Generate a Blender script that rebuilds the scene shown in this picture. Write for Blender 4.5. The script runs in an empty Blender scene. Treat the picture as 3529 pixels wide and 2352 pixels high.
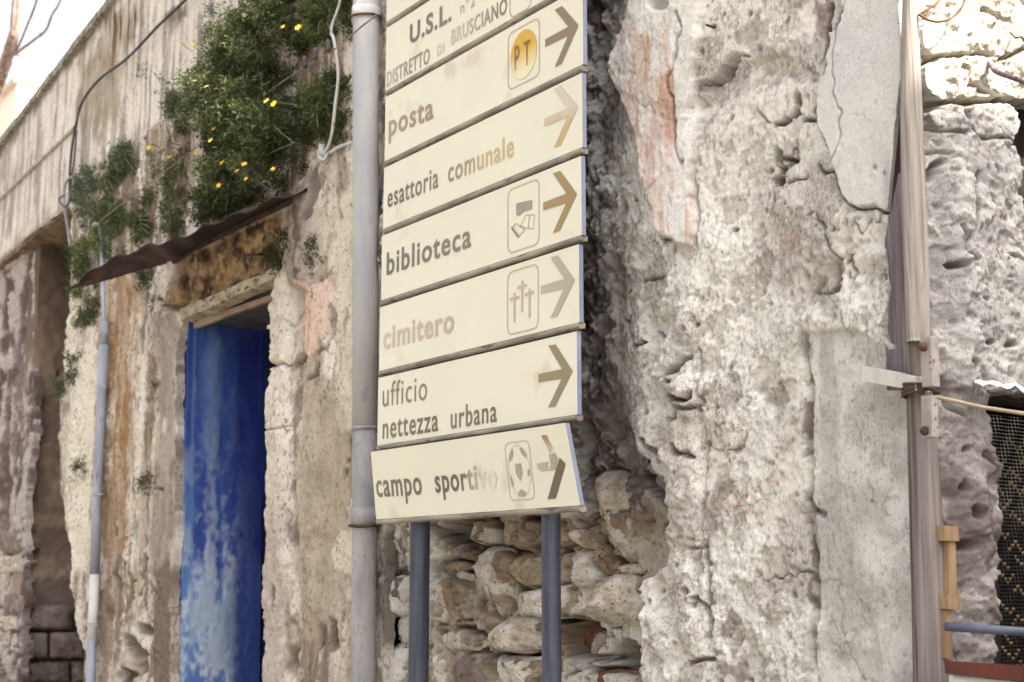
import bpy, math, random
import numpy as np
from mathutils import Matrix, Vector
R = math.radians
sc = bpy.context.scene

# ------------------------------------------------------------------ camera
PW, PH, F = 3529.0, 2352.0, 4900.0           # photograph size and focal length in its pixels
YAW, PITCH = R(34.1), math.atan(814 / 4900)
CAM = np.array([0.0, -2.82, 1.6])
fw = np.array([-math.cos(YAW) * math.cos(PITCH), math.sin(YAW) * math.cos(PITCH), math.sin(PITCH)])
rt = np.array([math.sin(YAW), math.cos(YAW), 0.0])
up = np.cross(rt, fw)
cd = bpy.data.cameras.new('camera'); cam = bpy.data.objects.new('camera', cd)
sc.collection.objects.link(cam); sc.camera = cam
cam.matrix_world = Matrix(((rt[0], up[0], -fw[0], CAM[0]), (rt[1], up[1], -fw[1], CAM[1]),
                           (rt[2], up[2], -fw[2], CAM[2]), (0, 0, 0, 1)))
cd.sensor_width = 36; cd.lens = 36 * F / PW; cd.clip_start = 0.05; cd.clip_end = 600
cd.dof.use_dof = True; cd.dof.focus_distance = 4.4; cd.dof.aperture_fstop = 4.5

# ------------------------------------------------------------------ light
SUN_EL, SUN_AZ = R(50), math.atan2(0.30, 0.95)       # sun high behind the houses, to the right
w = bpy.data.worlds.new('World'); sc.world = w; w.use_nodes = True
nt = w.node_tree; bg = nt.nodes['Background']
sky = nt.nodes.new('ShaderNodeTexSky'); sky.sky_type = 'NISHITA'; sky.sun_disc = False
sky.sun_elevation = SUN_EL; sky.sun_rotation = R(90) - SUN_AZ
sky.air_density = 0.6; sky.dust_density = 8.0; sky.ozone_density = 0.4
hs = nt.nodes.new('ShaderNodeHueSaturation'); hs.inputs['Saturation'].default_value = 0.25     # hazy, milky air
nt.links.new(sky.outputs[0], hs.inputs['Color']); nt.links.new(hs.outputs[0], bg.inputs[0]); bg.inputs[1].default_value = 0.15
sd_ = bpy.data.lights.new('sun', 'SUN'); sd_.energy = 4.0; sd_.angle = R(0.53); sd_.color = (1, 0.93, 0.80)
sun = bpy.data.objects.new('sun', sd_); sc.collection.objects.link(sun)
tosun = Vector((math.cos(SUN_AZ) * math.cos(SUN_EL), math.sin(SUN_AZ) * math.cos(SUN_EL), math.sin(SUN_EL)))
sun.rotation_euler = tosun.to_track_quat('Z', 'Y').to_euler(); sun.location = (6, 4, 12)
vs = sc.view_settings; vs.view_transform = 'Standard'; vs.look = 'None'; vs.gamma = 1.0
vs.exposure = 2.15
sc.cycles.max_bounces = 8; sc.cycles.diffuse_bounces = 5
sc.cycles.use_denoising = True

# ------------------------------------------------------------------ measuring helpers
def ray(px, py):
    return fw + rt * ((px - PW / 2) / F) - up * ((py - PH / 2) / F)
def at(px, py, d=0.0):                        # point on the plane d metres in front of the house front
    r = ray(px, py); t = (-d - CAM[1]) / r[1]; return CAM + r * t
def atx(px, py, X):                           # point on a plane across the street front
    r = ray(px, py); t = (X - CAM[0]) / r[0]; return CAM + r * t
def pix(x, y, z):
    dx, dy, dz = x - CAM[0], y - CAM[1], z - CAM[2]
    q = dx * fw[0] + dy * fw[1] + dz * fw[2]
    return (PW / 2 + F * (dx * rt[0] + dy * rt[1]) / q, PH / 2 - F * (dx * up[0] + dy * up[1] + dz * up[2]) / q)
def depth(p):
    return float(np.dot(np.asarray(p) - CAM, fw))

# ------------------------------------------------------------------ noise
def hsh(ix, iy, s):
    n = (ix.astype(np.int64) * 374761393 + iy.astype(np.int64) * 668265263 + s * 974634777) & 0xffffffff
    n = ((n ^ (n >> 13)) * 1274126177) & 0xffffffff
    n = ((n ^ (n >> 15)) * 2246822519) & 0xffffffff
    return ((n ^ (n >> 16)) & 0xffffff) / float(0xffffff)
def vn(x, y, s=0):
    ix, iy = np.floor(x), np.floor(y); fx, fy = x - ix, y - iy
    fx = fx * fx * fx * (fx * (fx * 6 - 15) + 10); fy = fy * fy * fy * (fy * (fy * 6 - 15) + 10)
    a, b = hsh(ix, iy, s), hsh(ix + 1, iy, s); c, d = hsh(ix, iy + 1, s), hsh(ix + 1, iy + 1, s)
    return (a + (b - a) * fx) * (1 - fy) + (c + (d - c) * fx) * fy
def fbm(x, y, o=4, s=0, g=0.5):               # about -1 .. 1
    v = 0; a = 1.0; t = 0
    for k in range(o):
        v = v + a * (vn(x * 2 ** k + 17.3 * k, y * 2 ** k - 9.1 * k, s + k) * 2 - 1); t += a; a *= g
    return v / t * 1.6
def crk(x, y, s, w, o=4):                     # hairline network
    return np.exp(-(fbm(x, y, o, s) / w) ** 2)
def worley(x, y, s=0):
    ix, iy = np.floor(x), np.floor(y)
    f1 = np.full(x.shape, 9.0); f2 = f1.copy(); cid = np.zeros(x.shape)
    for i in (-1, 0, 1):
        for j in (-1, 0, 1):
            cx, cy = ix + i, iy + j
            d = np.hypot(cx + hsh(cx, cy, s) - x, cy + hsh(cx, cy, s + 7) - y)
            n = d < f1
            f2 = np.where(n, f1, np.minimum(f2, d)); cid = np.where(n, hsh(cx, cy, s + 13), cid); f1 = np.where(n, d, f1)
    return f1, f2, cid
def ss(a, b, x):
    t = np.clip((x - a) / (b - a), 0, 1); return t * t * (3 - 2 * t)

# ------------------------------------------------------------------ distances in the plane of a wall picture
def pdist(U, V, pts, closed=False):
    best = np.full(U.shape, 1e9); n = len(pts)
    for k in range(n if closed else n - 1):
        (x0, y0), (x1, y1) = pts[k], pts[(k + 1) % n]
        dx, dy = x1 - x0, y1 - y0; L = dx * dx + dy * dy + 1e-9
        t = np.clip(((U - x0) * dx + (V - y0) * dy) / L, 0, 1)
        best = np.minimum(best, np.hypot(U - x0 - t * dx, V - y0 - t * dy))
    return best
def inside(U, V, pts):
    r = np.zeros(U.shape, bool); n = len(pts)
    for k in range(n):
        (x0, y0), (x1, y1) = pts[k], pts[(k + 1) % n]
        if y0 == y1: continue
        c = ((y0 > V) != (y1 > V)) & (U < (x1 - x0) * (V - y0) / (y1 - y0) + x0)
        r ^= c
    return r
def sdist(U, V, pts):
    d = pdist(U, V, pts, True); return np.where(inside(U, V, pts), d, -d)
def box_of(U, V, pts, m):
    xs = [p[0] for p in pts]; ys = [p[1] for p in pts]
    return (U > min(xs) - m) & (U < max(xs) + m) & (V > min(ys) - m) & (V < max(ys) + m)
def stroke(D, U, V, pts, wd, dp, S=None, st=0.8):
    """a crack or groove of width wd (picture units) and depth dp"""
    b = box_of(U, V, pts, wd * 2)
    m = ss(wd, wd * 0.25, pdist(U[b], V[b], pts)); D[b] -= dp * m
    if S is not None: S[b] = np.maximum(S[b], m * st)
def ledge(D, U, V, pts, dp, wd, side=1):
    """a broken lip: sharp drop on one side of the line, filling up again over wd"""
    b = box_of(U, V, pts, wd * 1.2); u, v = U[b], V[b]
    d = pdist(u, v, pts); best = np.full(u.shape, 1e9); sg = np.zeros(u.shape)
    for (x0, y0), (x1, y1) in zip(pts[:-1], pts[1:]):
        dx, dy = x1 - x0, y1 - y0; t = np.clip(((u - x0) * dx + (v - y0) * dy) / (dx * dx + dy * dy + 1e-9), 0, 1)
        q = np.hypot(u - x0 - t * dx, v - y0 - t * dy); c = dx * (v - y0) - dy * (u - x0)
        n = q < best; best = np.where(n, q, best); sg = np.where(n, c, sg)
    ends = np.minimum(np.hypot(u - pts[0][0], v - pts[0][1]), np.hypot(u - pts[-1][0], v - pts[-1][1]))
    D[b] -= dp * ss(-6, 6, sg * side / (np.abs(sg) + 1e-6) * best) * np.clip(1 - best / wd, 0, 1) ** 1.5 * ss(0, wd * 0.3, ends)
def hole(D, U, V, cx, cy, rx, ry, dp, S=None, st=0.8):
    q = np.hypot((U - cx) / rx, (V - cy) / ry); m = ss(1.15, 0.45, q); D -= dp * m
    if S is not None: np.maximum(S, m * st, out=S)

def C(r, g, b, k=0.80):                       # picture colour -> base colour
    f = lambda c: (c / 255 / 12.92 if c < 10.3 else ((c / 255 + 0.055) / 1.055) ** 2.4) * k * 0.72
    return np.array([f(r), f(g), f(b)])
def mix(col, c, m):
    return col + (np.asarray(c) - col) * np.clip(m, 0, 1)[..., None]

# ------------------------------------------------------------------ materials
MATS = {}
def wall_mat(name, bump=0.5, fine=190, dark=(0.13, 0.10, 0.085)):
    m = bpy.data.materials.new(name); m.use_nodes = True; t = m.node_tree; n = t.nodes; l = t.links
    b = n['Principled BSDF']; b.inputs['Roughness'].default_value = 0.95; b.inputs['Specular IOR Level'].default_value = 0.15
    at_ = n.new('ShaderNodeAttribute'); at_.attribute_name = 'Col'
    tc = n.new('ShaderNodeTexCoord')
    n1 = n.new('ShaderNodeTexNoise'); n1.inputs['Scale'].default_value = fine; n1.inputs['Detail'].default_value = 4
    n2 = n.new('ShaderNodeTexNoise'); n2.inputs['Scale'].default_value = fine * 0.55; n2.inputs['Detail'].default_value = 3
    mpp = n.new('ShaderNodeMapping'); mpp.inputs['Scale'].default_value = (1, 1, 0.6)
    l.new(tc.outputs['Object'], n1.inputs[0]); l.new(tc.outputs['Object'], mpp.inputs[0]); l.new(mpp.outputs[0], n2.inputs[0])
    r1 = n.new('ShaderNodeMapRange'); r1.inputs[1].default_value = 0.56; r1.inputs[2].default_value = 0.64
    l.new(n2.outputs[0], r1.inputs[0])
    mu = n.new('ShaderNodeMath'); mu.operation = 'MULTIPLY'; l.new(r1.outputs[0], mu.inputs[0]); l.new(at_.outputs['Alpha'], mu.inputs[1])
    mx = n.new('ShaderNodeMix'); mx.data_type = 'RGBA'; mx.inputs['B'].default_value = (*dark, 1)
    l.new(mu.outputs[0], mx.inputs['Factor']); l.new(at_.outputs['Color'], mx.inputs['A'])
    r2 = n.new('ShaderNodeMapRange'); r2.inputs[1].default_value = 0.3; r2.inputs[2].default_value = 0.7
    r2.inputs[3].default_value = 0.78; r2.inputs[4].default_value = 1.16; l.new(n1.outputs[0], r2.inputs[0])
    m2 = n.new('ShaderNodeMix'); m2.data_type = 'RGBA'; m2.blend_type = 'MULTIPLY'; m2.inputs['Factor'].default_value = 1
    l.new(mx.outputs['Result'], m2.inputs['A']); l.new(r2.outputs[0], m2.inputs['B'])
    l.new(m2.outputs['Result'], b.inputs['Base Color'])
    bp = n.new('ShaderNodeBump'); bp.inputs['Strength'].default_value = bump; bp.inputs['Distance'].default_value = 0.006
    l.new(n1.outputs[0], bp.inputs['Height']); l.new(bp.outputs[0], b.inputs['Normal'])
    MATS[name] = m; return m
def mat(name, c, c2=None, scale=20, rough=0.8, stretch=(1, 1, 1), bump=0.0, metal=0.0, spec=0.3, lo=0.35, hi=0.65, c3=None, scale3=60, t3=0.62):
    m = bpy.data.materials.new(name); m.use_nodes = True; t = m.node_tree; n = t.nodes; l = t.links
    b = n['Principled BSDF']; b.inputs['Roughness'].default_value = rough; b.inputs['Metallic'].default_value = metal
    b.inputs['Specular IOR Level'].default_value = spec
    tc = n.new('ShaderNodeTexCoord'); mp = n.new('ShaderNodeMapping'); mp.inputs['Scale'].default_value = stretch
    l.new(tc.outputs['Object'], mp.inputs[0])
    nz = n.new('ShaderNodeTexNoise'); nz.inputs['Scale'].default_value = scale; nz.inputs['Detail'].default_value = 6
    l.new(mp.outputs[0], nz.inputs[0])
    rp = n.new('ShaderNodeValToRGB'); rp.color_ramp.elements[0].position = lo; rp.color_ramp.elements[1].position = hi
    c2 = c if c2 is None else c2
    rp.color_ramp.elements[0].color = (*c, 1); rp.color_ramp.elements[1].color = (*c2, 1)
    l.new(nz.outputs[0], rp.inputs[0]); out = rp.outputs[0]
    if c3 is not None:
        n3 = n.new('ShaderNodeTexNoise'); n3.inputs['Scale'].default_value = scale3; n3.inputs['Detail'].default_value = 5
        l.new(mp.outputs[0], n3.inputs[0])
        r3 = n.new('ShaderNodeMapRange'); r3.inputs[1].default_value = t3; r3.inputs[2].default_value = t3 + 0.08; l.new(n3.outputs[0], r3.inputs[0])
        m3 = n.new('ShaderNodeMix'); m3.data_type = 'RGBA'; m3.inputs['B'].default_value = (*c3, 1)
        l.new(r3.outputs[0], m3.inputs['Factor']); l.new(out, m3.inputs['A']); out = m3.outputs['Result']
    l.new(out, b.inputs['Base Color'])
    if bump:
        bp = n.new('ShaderNodeBump'); bp.inputs['Strength'].default_value = bump; bp.inputs['Distance'].default_value = 0.01
        l.new(nz.outputs[0], bp.inputs['Height']); l.new(bp.outputs[0], b.inputs['Normal'])
    MATS[name] = m; return m

# ------------------------------------------------------------------ object helpers
col_ = sc.collection
def tag(o, label=None, cat=None, group=None, kind=None):
    if label: o['label'] = label
    if cat: o['category'] = cat
    if group: o['group'] = group
    if kind: o['kind'] = kind
    return o
def empty(name, loc=(0, 0, 0)):
    o = bpy.data.objects.new(name, None); o.location = loc; col_.objects.link(o); o.empty_display_size = 0.1; return o
def link(o, parent=None):
    col_.objects.link(o)
    if parent is not None:
        o.parent = parent
        p = Vector((0, 0, 0)); q = parent
        while q is not None: p += q.location; q = q.parent
        o.location = -p                        # meshes carry world coordinates
    return o
def mesh(name, v, f, m, parent=None, smooth=False):
    me = bpy.data.meshes.new(name); me.from_pydata([tuple(map(float, p)) for p in v], [], f); me.update()
    if smooth: me.polygons.foreach_set('use_smooth', [True] * len(me.polygons))
    for mm in (m if isinstance(m, (list, tuple)) else [m]): me.materials.append(mm)
    return link(bpy.data.objects.new(name, me), parent)
def hexa(a):                                   # 8 corners: 4 of one face then the 4 of the opposite face
    return [tuple(p) for p in a], [(0, 1, 2, 3), (7, 6, 5, 4), (0, 4, 5, 1), (1, 5, 6, 2), (2, 6, 7, 3), (3, 7, 4, 0)]
def join(parts):
    V, Fc = [], []
    for v, f in parts:
        o = len(V); V += list(v); Fc += [tuple(i + o for i in q) for q in f]
    return V, Fc
def boxm(x0, x1, y0, y1, z0, z1):
    return hexa([(x0, y0, z0), (x1, y0, z0), (x1, y0, z1), (x0, y0, z1), (x0, y1, z0), (x1, y1, z0), (x1, y1, z1), (x0, y1, z1)])
def slab_px(q, d0, d1):
    """a flat piece whose outline is q on the plane d1, going back to the plane d0"""
    n = len(q); a = [at(x, y, d1) for x, y in q]; b = [(p[0], -d0, p[2]) for p in a]
    return a + b, [tuple(range(n)), tuple(range(2 * n - 1, n - 1, -1))] + [(i, n + i, n + (i + 1) % n, (i + 1) % n) for i in range(n)]
def tube(pts, rad, seg=10, cap=True, wob=0, seed=0):
    rnd = random.Random(seed); pts = [Vector(p) for p in pts]; n = len(pts)
    rad = [rad] * n if not isinstance(rad, (list, tuple)) else rad
    V, Fc = [], []; ref = None
    for i in range(n):
        t = (pts[min(i + 1, n - 1)] - pts[max(i - 1, 0)]).normalized()
        if ref is None: ref = t.orthogonal().normalized()
        ref = (ref - t * ref.dot(t)).normalized(); bn = t.cross(ref)
        for k in range(seg):
            a = 2 * math.pi * k / seg; r = rad[i] * (1 + wob * (rnd.random() - 0.5))
            V.append(pts[i] + (ref * math.cos(a) + bn * math.sin(a)) * r)
    for i in range(n - 1):
        for k in range(seg):
            Fc.append((i * seg + k, i * seg + (k + 1) % seg, (i + 1) * seg + (k + 1) % seg, (i + 1) * seg + k))
    if cap: Fc += [tuple(range(seg - 1, -1, -1)), tuple(range((n - 1) * seg, n * seg))]
    return V, Fc
def spline(pts, n=8):
    P = [np.array(p, float) for p in pts]; P = [2 * P[0] - P[1]] + P + [2 * P[-1] - P[-2]]; out = []
    for i in range(1, len(P) - 2):
        for k in range(n):
            t = k / n
            out.append(0.5 * (2 * P[i] + (P[i + 1] - P[i - 1]) * t + (2 * P[i - 1] - 5 * P[i] + 4 * P[i + 1] - P[i + 2]) * t * t
                              + (3 * P[i] - P[i - 1] - 3 * P[i + 1] + P[i + 2]) * t ** 3))
    out.append(P[-2]); return out

def hfield(name, P, N, keep, colr, m, parent, back):
    """P: nz x nx x 3 surface points, keep: faces to build, back: vector that closes every edge backwards"""
    nz, nx = P.shape[:2]; idx = np.arange(nz * nx).reshape(nz, nx)
    f = np.stack([idx[:-1, :-1], idx[:-1, 1:], idx[1:, 1:], idx[1:, :-1]], -1)
    faces = f[keep]
    k = np.pad(keep, 1)
    E = []
    for (di, dj, a, b) in ((-1, 0, 0, 1), (1, 0, 2, 3), (0, -1, 3, 0), (0, 1, 1, 2)):
        bd = keep & ~k[1 + di:k.shape[0] - 1 + di, 1 + dj:k.shape[1] - 1 + dj]
        E.append(np.stack([f[bd][:, a], f[bd][:, b]], -1))
    E = np.concatenate(E)
    pts = P.reshape(-1, 3); cl = colr.reshape(-1, 4)
    sv = np.concatenate([E[:, 0], E[:, 1]]); m_ = len(E)
    used = np.unique(faces); remap = np.full(nz * nx, -1); remap[used] = np.arange(len(used))
    o = len(used)
    allp = np.concatenate([pts[used], pts[sv], pts[sv] + np.asarray(back)]); allc = np.concatenate([cl[used], cl[sv], cl[sv]])
    j = np.arange(m_)
    sk = np.stack([o + m_ + j, o + j, o + 2 * m_ + j, o + 3 * m_ + j], -1)
    Fq = np.concatenate([remap[faces], sk])
    me = bpy.data.meshes.new(name)
    me.vertices.add(len(allp)); me.vertices.foreach_set('co', allp.astype(np.float32).ravel())
    me.loops.add(Fq.size); me.loops.foreach_set('vertex_index', Fq.astype(np.int32).ravel())
    me.polygons.add(len(Fq)); me.polygons.foreach_set('loop_start', np.arange(0, Fq.size, 4, dtype=np.int32))
    sm = np.ones(len(Fq), bool); sm[len(faces):] = False
    me.update(calc_edges=True); me.validate()
    me.polygons.foreach_set('use_smooth', sm)
    ca = me.color_attributes.new('Col', 'FLOAT_COLOR', 'POINT'); ca.data.foreach_set('color', allc.astype(np.float32).ravel())
    me.materials.append(m)
    return link(bpy.data.objects.new(name, me), parent)
def snap(X, U, lo, hi, rows, step):
    """pull the first grid points inside an opening (lo..hi in picture columns) onto its edge; returns the points to drop"""
    ins = (U > lo) & (U < hi) & rows
    nxt = np.zeros_like(ins); prv = np.zeros_like(ins)
    nxt[:, 1:] = ins[:, 1:] & ~ins[:, :-1]; prv[:, :-1] = ins[:, :-1] & ~ins[:, 1:]
    du = np.gradient(X, axis=1) / np.gradient(U, axis=1)
    X2 = np.where(nxt, X + (lo - U) * du, np.where(prv, X + (hi - U) * du, X))
    return X2, ins & ~nxt & ~prv
def faces_of(I):
    return ~(I[:-1, :-1] | I[1:, :-1] | I[:-1, 1:] | I[1:, 1:])
def rgba(col, a):
    return np.concatenate([col, a[..., None]], -1)

def rock(name, outline, d0, bulge, m, parent, seed=0, rough=0.18, plane='front', X=0, seg=30, rings=7, flat=0.55, back=0.10, grow=1.0, square=False):
    """one stone of a wall: its outline lies on the wall plane, its face bulges out and is knocked about by noise"""
    pts = np.array([at(x, y, d0) if plane == 'front' else atx(x, y, X) for x, y in outline])
    ux = 0 if plane == 'front' else 1
    p2 = pts[:, [ux, 2]]; p2 = p2.mean(0) + (p2 - p2.mean(0)) * grow
    for k_ in ((.22, .22) if not square else (.07,)):   # round the corners off
        q = np.roll(p2, -1, 0); p2 = np.stack([p2 * (1 - k_) + q * k_, p2 * k_ + q * (1 - k_)], 1).reshape(-1, 2)
    d = np.r_[0, np.cumsum(np.hypot(*(np.roll(p2, -1, 0) - p2).T))]; s = np.linspace(0, d[-1], seg, endpoint=False)
    cl = np.concatenate([p2, p2[:1]]); rim = np.stack([np.interp(s, d, cl[:, 0]), np.interp(s, d, cl[:, 1])], -1)
    c = rim.mean(0); size = np.sqrt(np.abs(np.cross(rim - c, np.roll(rim, -1, 0) - c)).sum() / 2)
    V, Fc = [], []
    rr = [0.0] + [1 - (1 - (k + 1) / rings) ** 1.25 for k in range(rings)]
    rg = random.Random(seed * 7 + 1)
    facets = [(math.cos(t_), math.sin(t_), rg.uniform(.3, 1.0), rg.uniform(.6, 1.1)) for t_ in [rg.uniform(0, 6.28) for _ in range(7)]]
    def put(uv, dd): V.append((uv[0], -dd, uv[1]) if plane == 'front' else (X + dd, uv[0], uv[1]))
    UV = np.concatenate([c[None]] + [c + (rim - c) * r for r in rr[1:]]); RR = np.r_[0.0, np.repeat(rr[1:], seg)]
    RM = np.concatenate([(rim[:1] - c)] + [rim - c] * rings)
    x, y = UV[:, 0] / size, UV[:, 1] / size; pp = (UV - c) / size * 1.6
    fh = np.ones(len(UV))
    for cx_, cy_, s_, o_ in facets: fh = np.minimum(fh, o_ - s_ * (pp[:, 0] * cx_ + pp[:, 1] * cy_))
    h = bulge * np.maximum(.12, fh * (1 - flat) * 1.6 + flat * .8) * (1 - RR ** 6)
    n = fbm(x * 2.1 + seed * 3.7, y * 2.1 - seed, 4, 31); n2 = fbm(x * 5 + seed, y * 5 - seed, 5, 57, .62)
    dd = d0 + h + size * rough * (.8 * n + 0.5 * n2) * (0.30 + 0.70 * (1 - RR)); UV = UV + RM * (0.09 * n2 * RR)[:, None]
    for uv, q in zip(UV, dd): put(uv, q)
    for i in range(seg):
        put(c + (rim[i] - c) * 0.93, d0 - back)
    ring = lambda k, i: 0 if k == 0 else 1 + (k - 1) * seg + i % seg
    for i in range(seg):
        Fc.append((0, ring(1, i), ring(1, i + 1)))
        for k in range(1, rings + 1):
            Fc.append((ring(k, i), ring(k + 1, i), ring(k + 1, i + 1), ring(k, i + 1)))
    return mesh(name, V, Fc, m, parent, False)

# ------------------------------------------------------------------ materials in use
WM = wall_mat('weathered_plaster', 0.6, 330); WS = wall_mat('stained_plaster', 0.55, 120)
M_stone = [mat('field_stone', C(172, 154, 132), C(226, 216, 202), 20, 0.95, bump=1.0, c3=C(112, 92, 74), scale3=95, t3=0.6, spec=0.1, lo=0.3, hi=0.6),
           mat('pale_stone', C(204, 192, 176), C(238, 231, 220), 20, 0.95, bump=1.0, c3=C(122, 102, 84), scale3=110, t3=0.61, spec=0.1, lo=0.3, hi=0.55),
           mat('tuff_stone', C(146, 124, 100), C(200, 180, 152), 18, 0.95, bump=1.0, c3=C(92, 72, 58), scale3=80, t3=0.58, spec=0.1),
           mat('red_stone', C(95, 65, 52), C(150, 112, 90), 14, 0.95, bump=0.9, c3=C(55, 38, 32), scale3=30, t3=0.6, spec=0.1),
           mat('limewashed_stone', C(222, 214, 202), C(244, 240, 232), 12, 0.95, bump=0.6, c3=C(170, 160, 150), scale3=60, t3=0.62, spec=0.1),
           mat('grey_block', C(128, 112, 106), C(168, 152, 142), 14, 0.95, bump=0.8, c3=C(92, 80, 74), scale3=40, t3=0.62, spec=0.1),
           mat('grey_lime_stone', C(186, 180, 178), C(216, 211, 206), 18, 0.95, bump=0.9, c3=C(130, 118, 112), scale3=80, t3=0.6, spec=0.1)]
M_ground = mat('dusty_ground', (0.155, 0.145, 0.125), (0.20, 0.19, 0.165), 1.5, 0.95, bump=0.3)
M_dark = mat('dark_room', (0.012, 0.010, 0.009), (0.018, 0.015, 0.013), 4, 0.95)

# ------------------------------------------------------------------ ground
g = mesh('street_ground', [(-150, -150, 0), (150, -150, 0), (150, 150, 0), (-150, 150, 0)], [(0, 1, 2, 3)], M_ground)
tag(g, 'pale dusty street ground', None, None, 'structure')

# ================================================================== the old house with the blue doorway (left)
house = empty('old_house', (at(900, 1500)[0], 0, 0))
tag(house, 'weathered old house with stained plaster, blue doorway and rusty door canopy', 'house')
us = np.arange(-260, 1352, 3.0); xs = np.array([at(u, 1500)[0] for u in us])
zs = np.r_[0.0, np.arange(0.66, 5.62, 0.0085)]
X, Z = np.meshgrid(xs, zs); U, V = pix(X, np.zeros_like(X), Z)
jx, jy = fbm(X * 7, Z * 7, 3, 5), fbm(X * 7, Z * 7, 3, 9)
Uj, Vj = U + jx * 9, V + jy * 12
def soft(poly, w, j=1.0):
    b = box_of(U, V, poly, w * 2 + 30); o = np.zeros(U.shape)
    o[b] = ss(-w, w, sdist(U[b] + jx[b] * 9 * j, V[b] + jy[b] * 12 * j, poly)); return o
PARA = [(-600, 1392), (0, 906), (238, 712), (250, 660), (700, 300), (1400, -400), (-600, -400)]
streak = fbm(X * 7, Z * 0.8, 4, 21); fst = fbm(X * 24, Z * 2.0, 4, 22); blot = fbm(X * 1.7, Z * 1.5, 5, 23)
fine = fbm(X * 30, Z * 30, 4, 24); mid = fbm(X * 8, Z * 7, 4, 25)
para = soft(PARA, 14, 0.2)
D = 0.012 * blot + 0.010 * mid + 0.0035 * fine + 0.006 * fst
D = D * (1 - 0.6 * para)
S = np.zeros_like(D)
pier = ss(6, -6, Uj - np.interp(V, [900, 1500, 1666, 1776, 1887, 1970, 2025, 2108, 2218, 2352], [122, 119, 113, 105, 97, 83, 88, 77, 83, 72]) - 5) * (1 - para)
D -= 0.10 * pier; w1, w2, wi = worley(X * 2.6, Z * 5.0, 3)
D += pier * (0.010 * mid + 0.012 * blot - 0.03 * ss(0.16, 0.0, w2 - w1) * ss(1700, 2000, V))
# plaster flaking in sheets: terraces
flk = ss(0.05, 0.09, fbm(X * 3.1, Z * 1.9, 6, 41, .58)) * (1 - para); D += 0.012 * flk
flk2 = ss(0.10, 0.14, fbm(X * 5.2, Z * 2.6, 6, 43, .58)) * (1 - para); D += 0.008 * flk2
hck = crk(X * 4, Z * 3, 47, .03, 5) * ss(-.05, .3, fbm(X * 2, Z * 2, 3, 48)) * (1 - para); D -= .012 * hck; D += .004 * (1 - para) * (1 - 2 * np.abs(fbm(X * 24, Z * 20, 4, 49)))
# rotten panel over the door, the rough grey rib beside it, pink flake, long groove, cracks, cavities
tymp = soft([(600, 900), (640, 868), (960, 718), (966, 916), (622, 1066), (590, 1075)], 5, 0.3)
D -= 0.045 * tymp; D += tymp * (0.006 * mid + 0.008 * fbm(X * 30, Z * 34, 4, 77))
rib = soft([(1045, 640), (1100, 560), (1108, 700), (1095, 800), (1062, 990), (1010, 985), (990, 900), (1020, 740)], 16, 0.6)
D += 0.05 * rib
pinkf = soft([(1075, 975), (1130, 960), (1158, 1040), (1150, 1130), (1105, 1195), (1065, 1235), (1050, 1150)], 5)
D += 0.016 * pinkf
jamb = soft([(934, 955), (1000, 925), (1012, 1230), (1000, 1750), (985, 2400), (905, 2400), (928, 1400)], 7, 0.5)
D += 0.022 * jamb
stroke(D, U, V, [(1032, 1570), (1030, 1760), (1022, 2000), (1020, 2240)], 13, 0.05, S, 0.2)
stroke(D, U, V, [(1040, 1010), (1035, 1200), (1030, 1420)], 17, 0.02)
for pts, wd, dp in [([(935, 1270), (970, 1262), (1010, 1262), (1030, 1225), (1045, 1215)], 8, 0.03), ([(1050, 1310), (1080, 1280), (1090, 1250)], 9, 0.03),
                    ([(612, 890), (622, 960), (618, 1060)], 13, 0.05), ([(560, 1030), (600, 1055), (670, 998)], 9, 0.03),
                    ([(1095, 560), (1100, 690), (1085, 760)], 10, 0.03), ([(1160, 540), (1168, 680), (1165, 760)], 8, 0.02),
                    ([(925, 1480), (1015, 1470)], 5, 0.012), ([(1080, 1000), (1060, 1180)], 6, 0.02),
                    ([(1150, 1060), (1158, 1120), (1130, 1190), (1090, 1215)], 6, 0.015), ([(1190, 1070), (1185, 1180)], 6, 0.015)]:
    stroke(D, Uj, Vj, pts, wd, dp, S, 0.5)
for cx, cy, rx, ry, dp in [(455, 2230, 22, 40, .09), (470, 2290, 30, 50, .10), (490, 2165, 24, 22, .07), (440, 2200, 20, 22, .05), (402, 1830, 9, 26, .05), (505, 1860, 7, 28, .03),
                           (552, 1694, 12, 8, .03), (1190, 1625, 10, 14, .05), (1195, 1590, 9, 9, .04), (1120, 2200, 26, 50, .03), (960, 2060, 14, 50, .02), (500, 1940, 8, 40, .03),
                           (430, 2330, 26, 30, .06), (1010, 2290, 16, 60, .035), (1165, 2190, 14, 60, .03)]:
    hole(D, Uj, Vj, cx, cy, rx, ry, dp, S, 0.7)
low = soft([(380, 1990), (540, 1990), (545, 2500), (330, 2500)], 25); D -= low * (0.02 + 0.03 * mid)
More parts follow.
